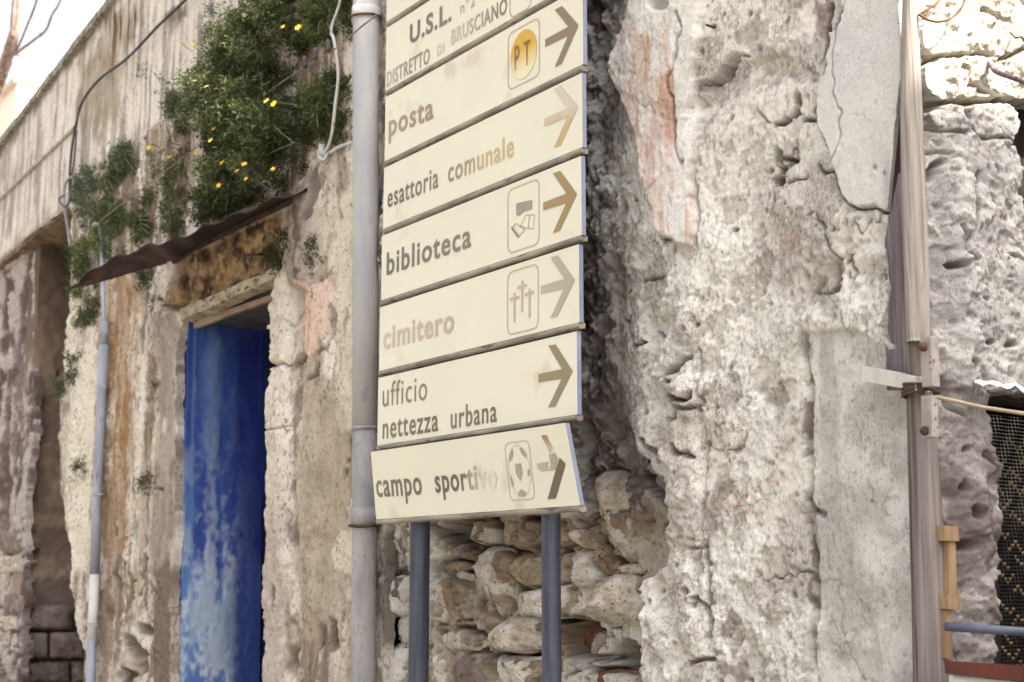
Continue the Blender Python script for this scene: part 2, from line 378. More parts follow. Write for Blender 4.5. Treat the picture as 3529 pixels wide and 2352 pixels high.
# ---- colour
col = np.tile(C(208, 193, 174), (*X.shape, 1))
col = mix(col, C(244, 236, 222), ss(-.1, 0.35, streak + 0.4 * blot + .25 * mid) * 0.95)
col = mix(col, C(158, 134, 110), ss(0.1, 0.45, -streak + 0.35 * fst + .25 * mid) * 0.85)
col = mix(col, C(112, 86, 62), ss(0.2, 0.6, fst - 0.3 * streak + 0.35 * mid) * 0.65 * (1 - jamb))
col = mix(col, C(176, 158, 150), ss(0.2, 0.6, blot) * 0.5)
col = mix(col, C(236, 227, 214), flk * .45); col = mix(col, C(166, 150, 138), (1 - flk) * (1 - flk2) * .4)
col = mix(col, C(82, 68, 58), hck * .75); gm = fbm(X * 10, Z * 5, 5, 51, .6); col = mix(col, C(104, 92, 82), ss(.22, .6, gm + .25 * fst) * .7)
stain_w = soft([(352, 960), (485, 940), (478, 1400), (452, 1900), (350, 1900), (345, 1300)], 22, 2)  # broad tan stain around the ochre streak
col = mix(col, C(172, 138, 104), stain_w * (0.45 + 0.4 * ss(-0.3, 0.4, fst)))
col = mix(col, C(158, 116, 58), soft([(420, 1000), (460, 985), (455, 1300), (432, 1650), (380, 1700), (385, 1400)], 20, 2.4) * ss(-0.25, 0.35, fst + 0.3 * mid) * 0.65)
col = mix(col, C(160, 143, 136), soft([(545, 1090), (620, 1070), (600, 2400), (515, 2400), (530, 1900), (560, 1400)], 14, 2) * 0.75)
col = mix(col, C(112, 92, 82), soft([(530, 1960), (600, 1920), (596, 2400), (520, 2400)], 10) * 0.7)
col = mix(col, C(236, 226, 208), soft([(222, 1250), (335, 1150), (330, 1700), (318, 1960), (255, 1960), (214, 1500)], 18, 1.6) * (0.6 + 0.4 * ss(-.3, .3, streak)))
col = mix(col, C(240, 230, 210), soft([(250, 720), (282, 740), (270, 1230), (225, 1260), (240, 900)], 8) * 0.8)
col = mix(col, C(134, 104, 74), tymp * 0.9); ty2 = fbm(X * 14, Z * 12, 5, 345); col = mix(col, C(190, 158, 116), tymp * ss(0.05, 0.5, ty2) * 0.8); col = mix(col, C(62, 44, 34), tymp * ss(0.0, 0.4, -ty2 + .4 * fst) * 0.85)
col = mix(col, C(232, 222, 206), jamb * 0.75); col = mix(col, C(190, 175, 165), jamb * ss(1500, 1900, V) * 0.8)
col = mix(col, C(150, 138, 132), rib * 0.8); col = mix(col, C(98, 84, 76), rib * ss(0.0, 0.4, fst) * 0.7)
col = mix(col, C(236, 205, 188), pinkf * 0.9); col = mix(col, C(236, 205, 188), soft([(1040, 960), (1080, 980), (1060, 1230), (1035, 1250)], 8) * 0.6)
col = mix(col, C(188, 172, 152), soft([(1050, 1330), (1190, 1300), (1205, 1900), (1180, 2200), (1040, 2200), (1042, 1700)], 16, 1.5) * 0.8)
col = mix(col, C(240, 230, 208), soft([(1130, 700), (1225, 640), (1222, 1500), (1180, 1500), (1160, 1100)], 18, 2) * 0.75)
col = mix(col, C(238, 225, 205), soft([(1170, 1840), (1215, 1840), (1215, 1980), (1165, 1960)], 6) * 0.8)
# dirt under the plants
col = mix(col, C(122, 104, 88), soft([(250, 720), (560, 400), (1215, 30), (1215, 450), (1050, 640), (700, 780), (400, 900), (250, 980)], 40, 4) * ss(-0.35, 0.3, fst + 0.5 * mid) * 0.75)
# parapet
pc = np.tile(C(224, 213, 201), (*X.shape, 1))
pc = mix(pc, C(158, 147, 143), ss(-0.25, 0.7, fst + 0.5 * streak + .5 * mid) * 0.8); pc = mix(pc, C(242, 235, 222), ss(0.1, 0.5, -fst + 0.4 * blot) * 0.7)
pc = mix(pc, C(112, 80, 44), soft([(290, 190), (400, 20), (475, 10), (455, 130), (370, 250), (310, 270)], 30, 4) * (0.45 + 0.55 * ss(-0.3, 0.3, fst)))
pc = mix(pc, C(148, 128, 98), soft([(285, 240), (430, 120), (440, 330), (350, 480), (285, 420)], 30, 3) * 0.6)
pc = mix(pc, C(104, 88, 70), soft([(560, 60), (640, 0), (640, 60), (590, 110)], 12, 2) * 0.7)
edge = pdist(U, V, [(-600, 1272), (0, 504), (383, 13), (800, -520)]); pc = mix(pc, C(96, 84, 66), ss(34, 4, edge + 14 * mid) * 0.8)
edge2 = pdist(U, V, [(-600, 1392), (0, 906), (238, 712)]); pc = mix(pc, C(160, 135, 105), ss(26, 4, edge2 + 8 * mid) * 0.7)
pt = para[..., None]; hl = ss(250, 300, U)[..., None] * ss(0, 120, pdist(U, V, PARA[2:6]))[..., None]
col = col * (1 - pt) + pc * pt
pk = np.tile(C(132, 116, 114), (*X.shape, 1)); pk = mix(pk, C(188, 178, 170), ss(0.0, 0.35, mid + 0.5 * blot)); pk = mix(pk, C(92, 76, 70), ss(0.1, 0.5, -mid + 0.4 * fst) * 0.8)
col = col + (pk - col) * pier[..., None]
col = np.minimum(col * 1.13, .78); col = mix(col, C(70, 54, 44), S)  # crack and hole dirt with crevice shade painted in
spk = 0.35 + 0.4 * ss(-0.2, 0.5, mid)
# ---- openings and outline
rag = fbm(X * 9, Z * 9, 3, 61); rag2 = fbm(0 * X + 7.7, Z * 5, 4, 62)
EAVE = ([-700, 0, 383, 900], [1400, 504, 13, -648])
keep = faces_of(V < np.interp(U, *EAVE) + 4 * rag)
dl = np.interp(V, [1100, 1300, 1700, 2352, 2800], [627, 620, 612, 596, 585]) + 3 * rag2; dr = np.interp(V, [900, 970, 1474, 1900, 2352, 2800], [954, 953, 945, 933, 926, 918]) + 4 * rag2
Xn, I1 = snap(X, U, dl, dr, V > np.interp(U, [625, 935], [1062, 925]), 3)
pl_ = np.interp(V, [900, 1500, 1666, 1776, 1887, 1970, 2025, 2108, 2218, 2352, 2900], [121, 119, 113, 105, 97, 83, 88, 77, 83, 72, 60]) - 46 + 6 * rag2
pr_ = np.interp(V, [700, 850, 1100, 1250, 1350, 1500, 1700, 1850, 2100, 2250, 2352, 2900], [246, 248, 240, 225, 215, 212, 222, 235, 262, 290, 302, 330]) + 8 * rag2
X2, I2 = snap(X, U, pl_, pr_, V > np.interp(U, [0, 238], [906, 712]) + 3, 3)
keep &= faces_of(I1) & faces_of(I2); X = np.where(X2 != X, X2, Xn)
P = np.stack([X, -D, Z], -1)
hfield('plaster_wall', P, None, keep, rgba(col, spk), WS, house, (0, 0.05, 0))

# coping along the sloping parapet top
cp = [at(u, np.interp(u, *EAVE), 0) for u in np.linspace(-260, 560, 40)]
rr = random.Random(4); v, f = [], []
for k, p in enumerate(cp):
    a, b, c = 0.008 * rr.random(), 0.02 * rr.random(), 0.006 * rr.random()
    v += [(p[0], -0.028 - a, p[2] - 0.03 - c), (p[0], -0.030 - a, p[2] + 0.012 + b * 0.5), (p[0], 0.36, p[2] + 0.03 + b * 0.3), (p[0], 0.36, p[2] - 0.03)]
    if k: f += [(4 * k - 4 + i, 4 * k + i, 4 * k + (i + 1) % 4, 4 * k - 4 + (i + 1) % 4) for i in range(4)]
f += [(0, 1, 2, 3), (len(v) - 1, len(v) - 2, len(v) - 3, len(v) - 4)]
mesh('coping', v, f, mat('mossy_coping', C(108, 98, 82), C(190, 180, 165), 22, 0.95, bump=0.8, c3=C(70, 66, 48), scale3=40), house)
v, f = [], []
for k, u in enumerate(np.linspace(-260, 262, 40)):
    p = at(u, np.interp(u, [-300, 0, 258, 330], [978, 690, 447, 380]), 0); a = .004 * rr.random()
    v += [(p[0], -.004, p[2] - .012), (p[0], -.020 - a, p[2] - .010), (p[0], -.016 - a, p[2] + .012), (p[0], -.003, p[2] + .02)]
    if k: f += [(4 * k - 4 + i, 4 * k + i, 4 * k + (i + 1) % 4, 4 * k - 4 + (i + 1) % 4) for i in range(4)]
mesh('string_course', v, f, mat('streaked_course', C(150, 138, 130), C(216, 205, 192), 14, .95, stretch=(2, 1, .4)), house)
# soffit of the passage, and the passage jamb
M_soff = mat('brown_soffit', C(104, 80, 60), C(156, 128, 100), 9, 0.9, bump=0.5, c3=C(96, 62, 40), scale3=22, t3=0.58)
a0, a1 = at(-260, 1117, 0), at(246, 706, 0)
mesh('soffit', *hexa([(a0[0], 0.0, a0[2] - .02), (a1[0], 0.0, a1[2] - .02), (a1[0], 0.03, a1[2] + .1), (a0[0], 0.03, a0[2] + .12),
                      (a0[0], 0.9, a0[2] - .06), (a1[0], 0.9, a1[2] - .06), (a1[0], 0.9, a1[2] + .1), (a0[0], 0.9, a0[2] + .12)]), M_soff, house)
XJ = at(117, 1300, -0.10)[0]
ys = np.arange(0.095, 0.95, 0.012); zj = np.arange(0.5, 4.15, 0.016); Y, Zj = np.meshgrid(ys, zj)
nj = fbm(Y * 6, Zj * 6, 4, 71); nk = fbm(Y * 22, Zj * 22, 3, 72); sidev = np.interp(Zj, [0.5, 1.2, 1.6, 4.2], [-0.22, -0.16, -0.01, 0.0])
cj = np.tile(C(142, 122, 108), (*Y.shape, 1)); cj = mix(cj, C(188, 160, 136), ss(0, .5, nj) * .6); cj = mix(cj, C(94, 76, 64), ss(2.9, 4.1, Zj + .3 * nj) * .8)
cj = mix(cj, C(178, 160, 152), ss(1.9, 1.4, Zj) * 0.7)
Dj = 0.012 * nj + 0.004 * nk
hole(Dj, Y * 1000, Zj * 1000, 280, 3100, 16, 22, 0.05)
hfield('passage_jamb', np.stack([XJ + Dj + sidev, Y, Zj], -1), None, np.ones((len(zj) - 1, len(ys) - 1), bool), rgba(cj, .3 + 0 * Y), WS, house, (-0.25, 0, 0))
for i, q in enumerate([[(85, 2085), (250, 2085), (255, 2170), (82, 2172)], [(88, 2182), (165, 2182), (166, 2270), (78, 2270)],
                       [(172, 2180), (285, 2178), (292, 2268), (172, 2270)], [(70, 2282), (238, 2280), (242, 2352), (64, 2356)], [(248, 2278), (320, 2276), (326, 2356), (250, 2356)],
                       [(60, 2364), (200, 2362), (204, 2450), (58, 2450)]]):
    xx = XJ - 0.02 - 0.045 * (i > 2)
    rock('stone_block', q, 0, 0.05, M_stone[5], house, 100 + i, 0.05, 'side', xx, 36, 7, 0.9, 0.08, 1.0, True)
for i, q in enumerate([[(4, 1830), (70, 1826), (95, 1850), (90, 1905), (10, 1912)], [(-40, 1918), (80, 1912), (82, 1965), (-30, 1990)], [(-50, 1985), (30, 1975), (32, 2025), (-40, 2040)],
                       [(-30, 2045), (50, 2040), (85, 2060), (78, 2115), (-30, 2120)], [(-60, 2125), (70, 2122), (76, 2170), (-50, 2190)], [(-40, 2195), (66, 2182), (74, 2225), (70, 2262), (-40, 2275)],
                       [(-60, 2282), (60, 2270), (68, 2320), (-50, 2340)]]):
    rock('pier_stone', q, -0.10, 0.035, M_stone[0 if i % 3 else 5], house, 120 + i, 0.07, seg=36, rings=7, flat=0.7, square=True)
# blue doorway: jamb, soffit, inner frame, leaf, lintel
pt0, pb0 = at(627, 1130), at(590, 2600)
ys = np.arange(0.035, 0.49, 0.006); zd = np.arange(0.5, at(627, 1105)[2] + 0.05, 0.009); Y, Zd = np.meshgrid(ys, zd)
xj = np.interp(Zd, [pb0[2], pt0[2]], [pb0[0], pt0[0]]) + 0.012
n1, n2, n3 = fbm(Y * 5, Zd * 2.2, 5, 81), fbm(Y * 16, Zd * 5, 4, 82), fbm(Y * 40, Zd * 30, 3, 83)
up_ = ss(2.75, 1.1, Zd)
cb = np.tile(C(66, 92, 170, .95), (*Y.shape, 1))
cb = mix(cb, C(112, 144, 200, .98), ss(-0.5, 0.6, n1 + 0.3 * n2 + .35 * up_ - .1) * 0.85)
plume = up_ * ss(0.33, 0.12, np.abs(Y - 0.17) + 0.07 * n1 + 0.06 * n2)
cb = mix(cb, C(212, 220, 226, 1.1), plume * ss(-0.7, 0.6, n2 + 0.6 * n3 + 0.3 * n1) * 0.85)
cb = mix(cb, C(150, 172, 206), ss(.1, .7, n2 + .5 * n1) * (.25 + .5 * up_) * .6)
cb = mix(cb, C(34, 40, 136, .85), ss(0.22, 0.34, Y + 0.05 * n1 - .06 * up_) * 0.75)  # navy deeper in: fading daylight inside the doorway painted on
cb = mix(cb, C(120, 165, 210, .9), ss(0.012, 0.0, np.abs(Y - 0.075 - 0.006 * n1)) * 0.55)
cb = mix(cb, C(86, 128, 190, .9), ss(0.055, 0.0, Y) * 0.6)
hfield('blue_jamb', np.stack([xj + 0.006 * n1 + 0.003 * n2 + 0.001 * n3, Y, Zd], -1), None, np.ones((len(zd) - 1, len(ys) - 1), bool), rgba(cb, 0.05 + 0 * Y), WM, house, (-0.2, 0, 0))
xr = at(932, 1000)[0]; ztop = at(627, 1108)[2]
M_soffd = mat('grey_soffit', C(62, 58, 66), C(90, 86, 92), 12, 0.9, bump=0.4)
mesh('door_soffit', *boxm(pt0[0] - .1, xr + .1, 0.09, 0.9, ztop - 0.01, ztop + 0.12), M_soffd, house)
M_blue = mat('blue_paint', C(24, 38, 100, .8), C(40, 66, 140, .8), 8, 0.6, stretch=(1, 1, .3), bump=0.2)
fr = mesh('door_frame', *join([boxm(pt0[0] - .1, pt0[0] + .035, 0.46, 0.52, 0.1, ztop - 0.012), boxm(xr - .04, xr + .08, 0.46, 0.52, 0.1, ztop - 0.012)]), M_blue, house)
dz = np.linspace(0.1, ztop - 0.012, 2)
dl_ = mesh('door_leaf', *join([boxm(pt0[0] + .036, xr - .041, 0.50, 0.54, 0.1, ztop - .012)] + [boxm(pt0[0] + .12 + .36 * i, pt0[0] + .40 + .36 * i, 0.494, 0.50, a, b)
                               for i in range(3) for a, b in ((0.3, 1.1), (1.2, 2.0), (2.1, 2.85))]), mat('dark_blue_paint', C(20, 24, 58, .7), C(30, 36, 80, .7), 6, .6), house)
M_lint = mat('cream_stone_lintel', C(158, 140, 112), C(214, 198, 168), 10, 0.9, stretch=(1, 1, 2), bump=0.7, c3=C(98, 78, 58), scale3=22, t3=0.56)
lt = []
for k in range(13):
    t = k / 12; jj = rr.random() * 5 - 2.5
    for (xa, ya, xb, yb, d) in ((620, 1066, 968, 914, .022), (626, 1106, 940, 966, .028), (626, 1106, 940, 966, -.055), (620, 1066, 968, 914, -.06)):
        q = at(xa + (xb - xa) * t, ya + (yb - ya) * t + jj, .022); lt.append((q[0], -d + (rr.random() - .5) * .006, q[2]))
f = [(4 * k + i, 4 * k + (i + 1) % 4, 4 * k + 4 + (i + 1) % 4, 4 * k + 4 + i) for k in range(12) for i in range(4)] + [(3, 2, 1, 0), (48, 49, 50, 51)]
mesh('lintel', lt, f, M_lint, house)
mesh('door_head', *slab_px([(655, 1112), (800, 1062), (935, 1016), (935, 1034), (800, 1082), (670, 1132)], -.085, -.062), mat('pale_wood_strip', C(150, 128, 106), C(196, 174, 148), 14, .9, stretch=(.3, 1, 1)), house)
mesh('iron_spike', *tube([at(926, 872, -.04), at(890, 878, .03), at(848, 880, .07)], .007, 8), mat('rusty_iron', C(62, 44, 36), C(110, 74, 52), 30, .85, c3=C(140, 90, 56)), house)
for nm, xa_, xb_, ya_, m_ in (('right_jamb', xr + .012, xr + .25, .035, M_blue), ('passage_jamb', at(300, 1500)[0], at(340, 1500)[0], .05, M_soff)):
    mesh(nm, *boxm(xa_, xb_, ya_, .95, 0, ztop if nm == 'right_jamb' else 4.05), m_, house)
# shell behind the front (so the rooms are dark)
xl, xrr = -14.0, -5.0
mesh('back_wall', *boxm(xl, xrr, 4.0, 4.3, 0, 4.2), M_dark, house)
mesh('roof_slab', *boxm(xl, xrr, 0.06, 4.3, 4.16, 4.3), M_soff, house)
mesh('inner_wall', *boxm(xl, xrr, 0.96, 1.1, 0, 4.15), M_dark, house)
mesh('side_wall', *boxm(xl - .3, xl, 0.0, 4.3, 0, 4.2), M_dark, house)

# ================================================================== the rubble house behind the signpost (right)
ruin = empty('rubble_house', (at(2500, 1500)[0], 0, 0))
tag(ruin, 'crumbling rubble house wall with peeling cream and pink plaster behind the signs', 'house')
us = np.arange(1262, 3185, 3.1); xs = np.array([at(u, 1500, .1)[0] for u in us])
zs = np.r_[0.0, np.arange(1.02, 3.72, 0.0044), np.arange(3.74, 4.4, 0.02)]
X, Z = np.meshgrid(xs, zs); U, V = pix(X, np.full_like(X, -0.10), Z)
jx, jy = fbm(X * 14, Z * 14, 4, 105), fbm(X * 14, Z * 14, 4, 109)
Uj, Vj = U + jx * 12, V + jy * 12
big, med, rgh, fin = fbm(X * 2.2, Z * 2.2, 4, 111), fbm(X * 9, Z * 9, 4, 112), fbm(X * 26, Z * 26, 4, 113), fbm(X * 70, Z * 70, 3, 114)
rid = 1 - np.abs(fbm(X * 16 + 5 * med * .1, Z * 7, 4, 115)) * 2
diag = fbm((X * .8 + Z * .5) * 22, (Z - X * .5) * 9, 4, 116)
PL_L = [(-400, 2125), (0, 2135), (300, 2128), (450, 2112), (800, 2112), (1000, 2130), (1150, 2140), (1300, 2135), (1483, 2166), (1579, 2222), (1659, 2301), (1755, 2333), (1819, 2325),
        (1915, 2301), (1970, 2269), (1994, 2214), (2034, 2190), (2106, 2222), (2218, 2230), (2298, 2222), (2800, 2230)]
lx = np.interp(Vj, [p[0] for p in PL_L], [p[1] for p in PL_L])
hard = ss(1430, 1560, V)
pw = 130 * (1 - hard) + 7 * hard                      # soft roll-off above, broken edge below
pla = ss(-pw, pw * (0.6 + 0.4 * hard), U + jx * 14 - lx)
bs = .028 * (1 - ss(1380, 1560, V)) - .035 * ss(1380, 1560, V); D = bs + (.10 - bs) * pla
S = np.zeros_like(D)
rough_mask = np.ones_like(D)
PINK = [(2187, -60), (2180, 69), (2130, 138), (2127, 283), (2157, 337), (2187, 390), (2206, 444), (2214, 535), (2229, 635), (2256, 688), (2279, 734), (2287, 796), (2330, 835), (2400, 850), (2404, 560), (2402, 300), (2420, 150), (2440, -60)]
pk = ss(-5, 5, sdist(U + jx * 7, V + jy * 7, PINK))
D = np.where(pk > 0, np.maximum(D, D * (1 - pk) + 0.132 * pk), D)
SMU = [(2905, -60), (2908, 40), (2868, 115), (2860, 230), (2838, 283), (2830, 413), (2845, 497), (2883, 581), (2906, 635), (2937, 696), (2967, 711), (3021, 704), (3075, 734), (3300, 760), (3300, -60)]
smu = ss(-4, 4, sdist(U + jx * 10 + 5 * fbm(X * 50, Z * 50, 3, 401), V + jy * 10, SMU)); D += 0.018 * smu
SML = [(2768, 1150), (2785, 1400), (2788, 1700), (2796, 1900), (2805, 2300), (2810, 2500), (3400, 2500), (3400, 1240), (3080, 1190), (2960, 1140), (2860, 1135)]
sml = ss(-9, 9, sdist(U + jx * 18 + 8 * fbm(X * 40, Z * 40, 3, 402), V + jy * 20, SML)); D -= 0.009 * sml
smooth = np.maximum(smu, sml * 0.85)
band = 1 - ss(2060, 2200, U + 40 * med)                # dark broken stone beside the sign
rubble = (1 - pla) * ss(1500, 1760, V)
am = (1 - 0.82 * smooth) * (1 - 0.6 * pk)
D += am * (0.013 * big + 0.0045 * med + 0.0022 * rgh + 0.0012 * fin) + smooth * (0.004 * big + 0.0012 * rgh)
D += (1 - pla) * (1 - .5 * ss(1700, 1850, V)) * (0.026 * med + 0.016 * (rid - .5) + 0.016 * diag + .006 * rgh)
# crisp broken layers, cracks and grit
lay = fbm(X * 4.2, Z * 3.6, 6, 311, .58); L1, L2 = ss(.02, .05, lay), ss(.34, .37, lay); L3 = ss(.0, .04, fbm(X * 9, Z * 8, 5, 312, .6) - .28)
brk = ss(-.05, .3, fbm(X * 5.5 + 9, Z * 5.5, 3, 328)); ck1 = crk(X * 4.5, Z * 3.4, 321, .028, 5) * ss(-.1, .25, fbm(X * 2, Z * 2, 3, 322)) * brk; ck2 = crk(X * 12, Z * 9, 323, .045, 4) * ss(.05, .35, fbm(X * 3, Z * 3, 3, 324)) * brk
D += am * (0.005 * L1 + 0.005 * L2 - 0.006 * L3 - 0.014 * ck1 - 0.008 * ck2 + 0.0024 * (1 - 2 * np.abs(fbm(X * 34, Z * 30, 4, 325))) + .0016 * fbm(X * 110, Z * 110, 2, 326))
D -= smooth * (.006 * crk(X * 3, Z * 2.2, 331, .014, 5) * ss(.1, .3, fbm(X * 1.5, Z * 1.5, 3, 332)) * smu)
# pits
f1, f2, ci = worley(X * 34, Z * 34, 7); D -= am * 0.006 * ss(0.30, 0.12, f1) * (ci > 0.72)
f1b, f2b, cib = worley(X * 13, Z * 13, 11); pits = ss(0.16, 0.06, f1b) * (cib > 0.86); D -= am * 0.016 * pits
# lumpy wrinkles in the grey render (right of the middle)
wr = 1 - np.abs(fbm(X * 12, Z * 9, 4, 131)) * 2.2
wrm = ss(2640, 2760, U) * ss(640, 800, V) * ss(1260, 1120, V) * (1 - smooth); D += wrm * 0.016 * np.clip(wr, -1, 1)
lump = ss(2180, 2260, U) * ss(2460, 2380, U) * ss(1000, 1150, V) * ss(2352, 2200, V); D += lump * (0.03 * med + 0.012 * np.clip(wr, -1, 1))
# broken lips, cracks and holes seen in the plaster
ledge(D, Uj, Vj, [(2405, 318), (2412, 292), (2440, 285), (2475, 262), (2500, 222), (2532, 190), (2582, 192)], 0.05, 190, 1)
ledge(D, Uj, Vj, [(2580, 192), (2625, 245), (2690, 260), (2760, 262)], 0.012, 60, -1)
for pts, wd, dp, st in [([(2405, 318), (2412, 292), (2445, 284), (2480, 258), (2505, 215), (2540, 188), (2580, 190)], 9, .03, .35),
        ([(2675, 430), (2700, 425), (2725, 400), (2745, 375)], 13, .035, .8), ([(2770, 410), (2825, 412)], 11, .03, .7),
        ([(2680, 520), (2682, 560), (2700, 600)], 15, .04, .7), ([(2690, 548), (2755, 545)], 11, .035, .8), ([(2715, 632), (2760, 612), (2785, 604)], 7, .022, .8),
        ([(2600, 375), (2640, 420), (2655, 425)], 6, .012, .5), ([(2870, 10), (2850, 130), (2842, 200)], 10, .02, .8), ([(2905, 40), (2900, 80), (2872, 110)], 9, .03, .8),
        ([(2864, 225), (2850, 262)], 9, .03, .8), ([(2832, 420), (2848, 505), (2880, 585)], 5, .02, .7), ([(2822, 570), (2850, 595), (2885, 590), (2905, 640), (2940, 700), (2970, 716), (3025, 708), (3072, 738)], 7, .03, .8),
        ([(2361, 62), (2383, 111), (2366, 147), (2352, 200), (2348, 250), (2326, 276), (2321, 321), (2348, 352), (2357, 513), (2379, 562)], 6, .022, .5),
        ([(2404, 560), (2408, 800), (2412, 850)], 7, .02, .2), ([(2660, 640), (2668, 700), (2652, 745)], 6, .015, .5), ([(2300, 822), (2345, 832)], 7, .02, .5),
        ([(2225, 985), (2260, 965), (2295, 955)], 7, .018, .5), ([(2135, 1100), (2175, 1160), (2200, 1190), (2225, 1175)], 9, .03, .6), ([(2260, 1150), (2300, 1185)], 7, .02, .5),
        ([(2310, 1310), (2350, 1280), (2378, 1240)], 12, .04, .6), ([(2335, 1360), (2355, 1378), (2385, 1375), (2408, 1350)], 11, .045, .75), ([(2300, 1350), (2300, 1440), (2325, 1455)], 8, .025, .5),
        ([(2325, 1450), (2360, 1410), (2400, 1400)], 11, .03, .6), ([(2340, 1530), (2350, 1560), (2400, 1562)], 9, .03, .6), ([(2230, 1520), (2270, 1570), (2300, 1600)], 8, .03, .6),
        ([(2428, 1180), (2430, 1500), (2432, 1700), (2436, 1860)], 6, .012, .1), ([(2440, 1870), (2450, 1960), (2462, 2060), (2470, 2200)], 12, .03, .5), ([(2380, 2290), (2420, 2280), (2480, 2270)], 12, .035, .7),
        ([(2400, 2060), (2440, 2075), (2465, 2110)], 11, .03, .6), ([(2380, 1880), (2440, 1885)], 9, .02, .4), ([(2780, 1725), (2800, 1760), (2835, 1780)], 14, .02, .5),
        ([(2880, 900), (2885, 1000)], 6, .012, .4), ([(2800, 1010), (2870, 1010), (2890, 960)], 6, .015, .4)]:
    stroke(D, Uj, Vj, pts, wd, dp, S, st)
stroke(D, Uj, Vj, [(2772, 1160), (2783, 1400), (2786, 1700), (2796, 1900), (2805, 2280)], 12, .016, S, .25)
for cx, cy, rx, ry, dp, st in [(2748, 340, 17, 26, .07, .9), (2738, 385, 11, 22, .05, .8), (2680, 625, 26, 18, .07, .95), (2700, 590, 12, 22, .04, .7), (2539, 796, 13, 8, .04, .8), (2467, 98, 10, 7, .03, .8), (2502, 50, 6, 6, .02, .8),
        (2360, 1322, 7, 7, .03, .9), (2420, 1205, 9, 9, .03, .7), (2415, 1120, 9, 10, .03, .7), (2382, 560, 7, 12, .03, .5), (2880, 790, 10, 9, .015, .4), (3030, 580, 10, 10, .006, .5), (3060, 600, 7, 10, .006, .5), (2300, 25, 40, 25, .03, .3),
        (2930, 1380, 5, 5, .01, .9), (3000, 1730, 6, 7, .008, .7), (3040, 2090, 5, 6, .008, .7)]:
    hole(D, U + jx * 5, V + jy * 5, cx, cy, rx, ry, dp, S, st)
stone_bump = soft_ = ss(-14, 10, sdist(Uj, Vj, [(2265, 1290), (2290, 1200), (2335, 1180), (2375, 1200), (2360, 1260), (2310, 1310)])); D += 0.035 * stone_bump
D += 0.03 * ss(-10, 8, sdist(Uj, Vj, [(2325, 1320), (2370, 1300), (2405, 1310), (2405, 1350), (2375, 1372), (2335, 1355)]))
q6 = lambda L: [(1200 + x * .5525, 1600 + y * .5525) for x, y in L]
RUBBLE = [
        ([(815, 625), (900, 530), (1000, 535), (1052, 600), (1046, 900), (1035, 968), (985, 955), (880, 830)], -.05, .10, 0),
        ([(1065, 600), (1130, 560), (1230, 570), (1235, 790), (1130, 770), (1070, 680)], -.07, .06, 2),
        ([(1055, 800), (1240, 790), (1330, 760), (1440, 760), (1555, 880), (1540, 925), (1340, 962), (1060, 940)], -.06, .08, 1),
        ([(1395, 640), (1440, 555), (1520, 550), (1560, 600), (1625, 700), (1560, 790), (1440, 760), (1400, 700)], -.05, .09, 1),
        ([(1550, 800), (1640, 710), (1760, 690), (1815, 740), (1855, 860), (1840, 980), (1740, 1010), (1620, 985), (1570, 900)], -.01, .12, 0),
        ([(1480, 1010), (1550, 985), (1600, 1050), (1590, 1180), (1530, 1270), (1475, 1180)], -.16, .05, 3),
        ([(1560, 1090), (1620, 1030), (1690, 1080), (1705, 1180), (1640, 1210), (1580, 1170)], -.15, .08, 0),
        ([(960, 1110), (1000, 990), (1080, 955), (1180, 960), (1240, 1010), (1240, 1140), (1120, 1175), (1020, 1160)], -.05, .09, 0),
        ([(480, 720), (620, 690), (760, 690), (850, 790), (860, 900), (760, 960), (600, 980), (470, 940)], -.06, .06, 0),
        ([(590, 1090), (650, 1040), (760, 1030), (860, 1090), (850, 1150), (740, 1165), (630, 1160)], -.05, .06, 0),
        ([(800, 420), (830, 350), (930, 345), (960, 430), (930, 500), (830, 500)], -.07, .06, 0),
        ([(700, 530), (770, 490), (850, 520), (850, 580), (760, 600)], -.05, .06, 5),
        ([(960, 360), (1130, 350), (1210, 360), (1215, 470), (1120, 540), (1010, 510)], -.08, .06, 2),
        ([(1330, 350), (1420, 355), (1450, 430), (1430, 520), (1340, 530)], -.08, .06, 2),
        ([(1440, 460), (1500, 400), (1580, 420), (1590, 500), (1530, 530), (1460, 510)], -.06, .07, 0),
        ([(1560, 520), (1610, 500), (1700, 640), (1690, 670), (1630, 695), (1590, 620)], -.05, .06, 2),
        ([(1690, 640), (1790, 620), (1850, 650), (1840, 690), (1720, 690)], -.03, .05, 0),
        ([(1590, 330), (1600, 120), (1680, 50), (1800, 60), (1920, 110), (2010, 190), (2060, 280), (2020, 420), (1960, 600), (1850, 625), (1690, 590), (1640, 480)], -.10, .12, 0),
        ([(500, 1190), (600, 1170), (690, 1230), (680, 1400), (490, 1400)], -.06, .06, 1),
        ([(700, 1190), (860, 1180), (940, 1240), (930, 1400), (700, 1400)], -.06, .06, 5),
        ([(950, 1210), (1080, 1200), (1250, 1215), (1250, 1400), (960, 1400)], -.06, .07, 1),
        ([(1500, 1310), (1680, 1280), (1850, 1300), (1860, 1420), (1490, 1420)], -.04, .07, 3),
        ([(500, 400), (560, 385), (620, 480), (600, 600), (510, 640)], -.06, .06, 0),
        ([(600, 640), (680, 600), (760, 620), (740, 680), (620, 690)], -.08, .05, 2),
        ([(860, 880), (940, 860), (980, 970), (960, 1060), (890, 1060)], -.07, .05, 2),
        ([(900, 1090), (955, 1070), (960, 1170), (900, 1180)], -.07, .05, 0),
        ([(180, 420), (260, 400), (330, 430), (330, 640), (230, 700), (180, 640)], -.05, .05, 4),
        ([(260, 720), (380, 690), (400, 900), (300, 960), (230, 880)], -.05, .05, 4),
        ([(180, 1190), (300, 1140), (390, 1180), (390, 1400), (180, 1400)], -.05, .06, 4)]
U2, V2 = pix(X, np.full_like(X, 0.035), Z); U2j, V2j = U2 + jx * 8, V2 + jy * 8
CR = np.zeros_like(D)
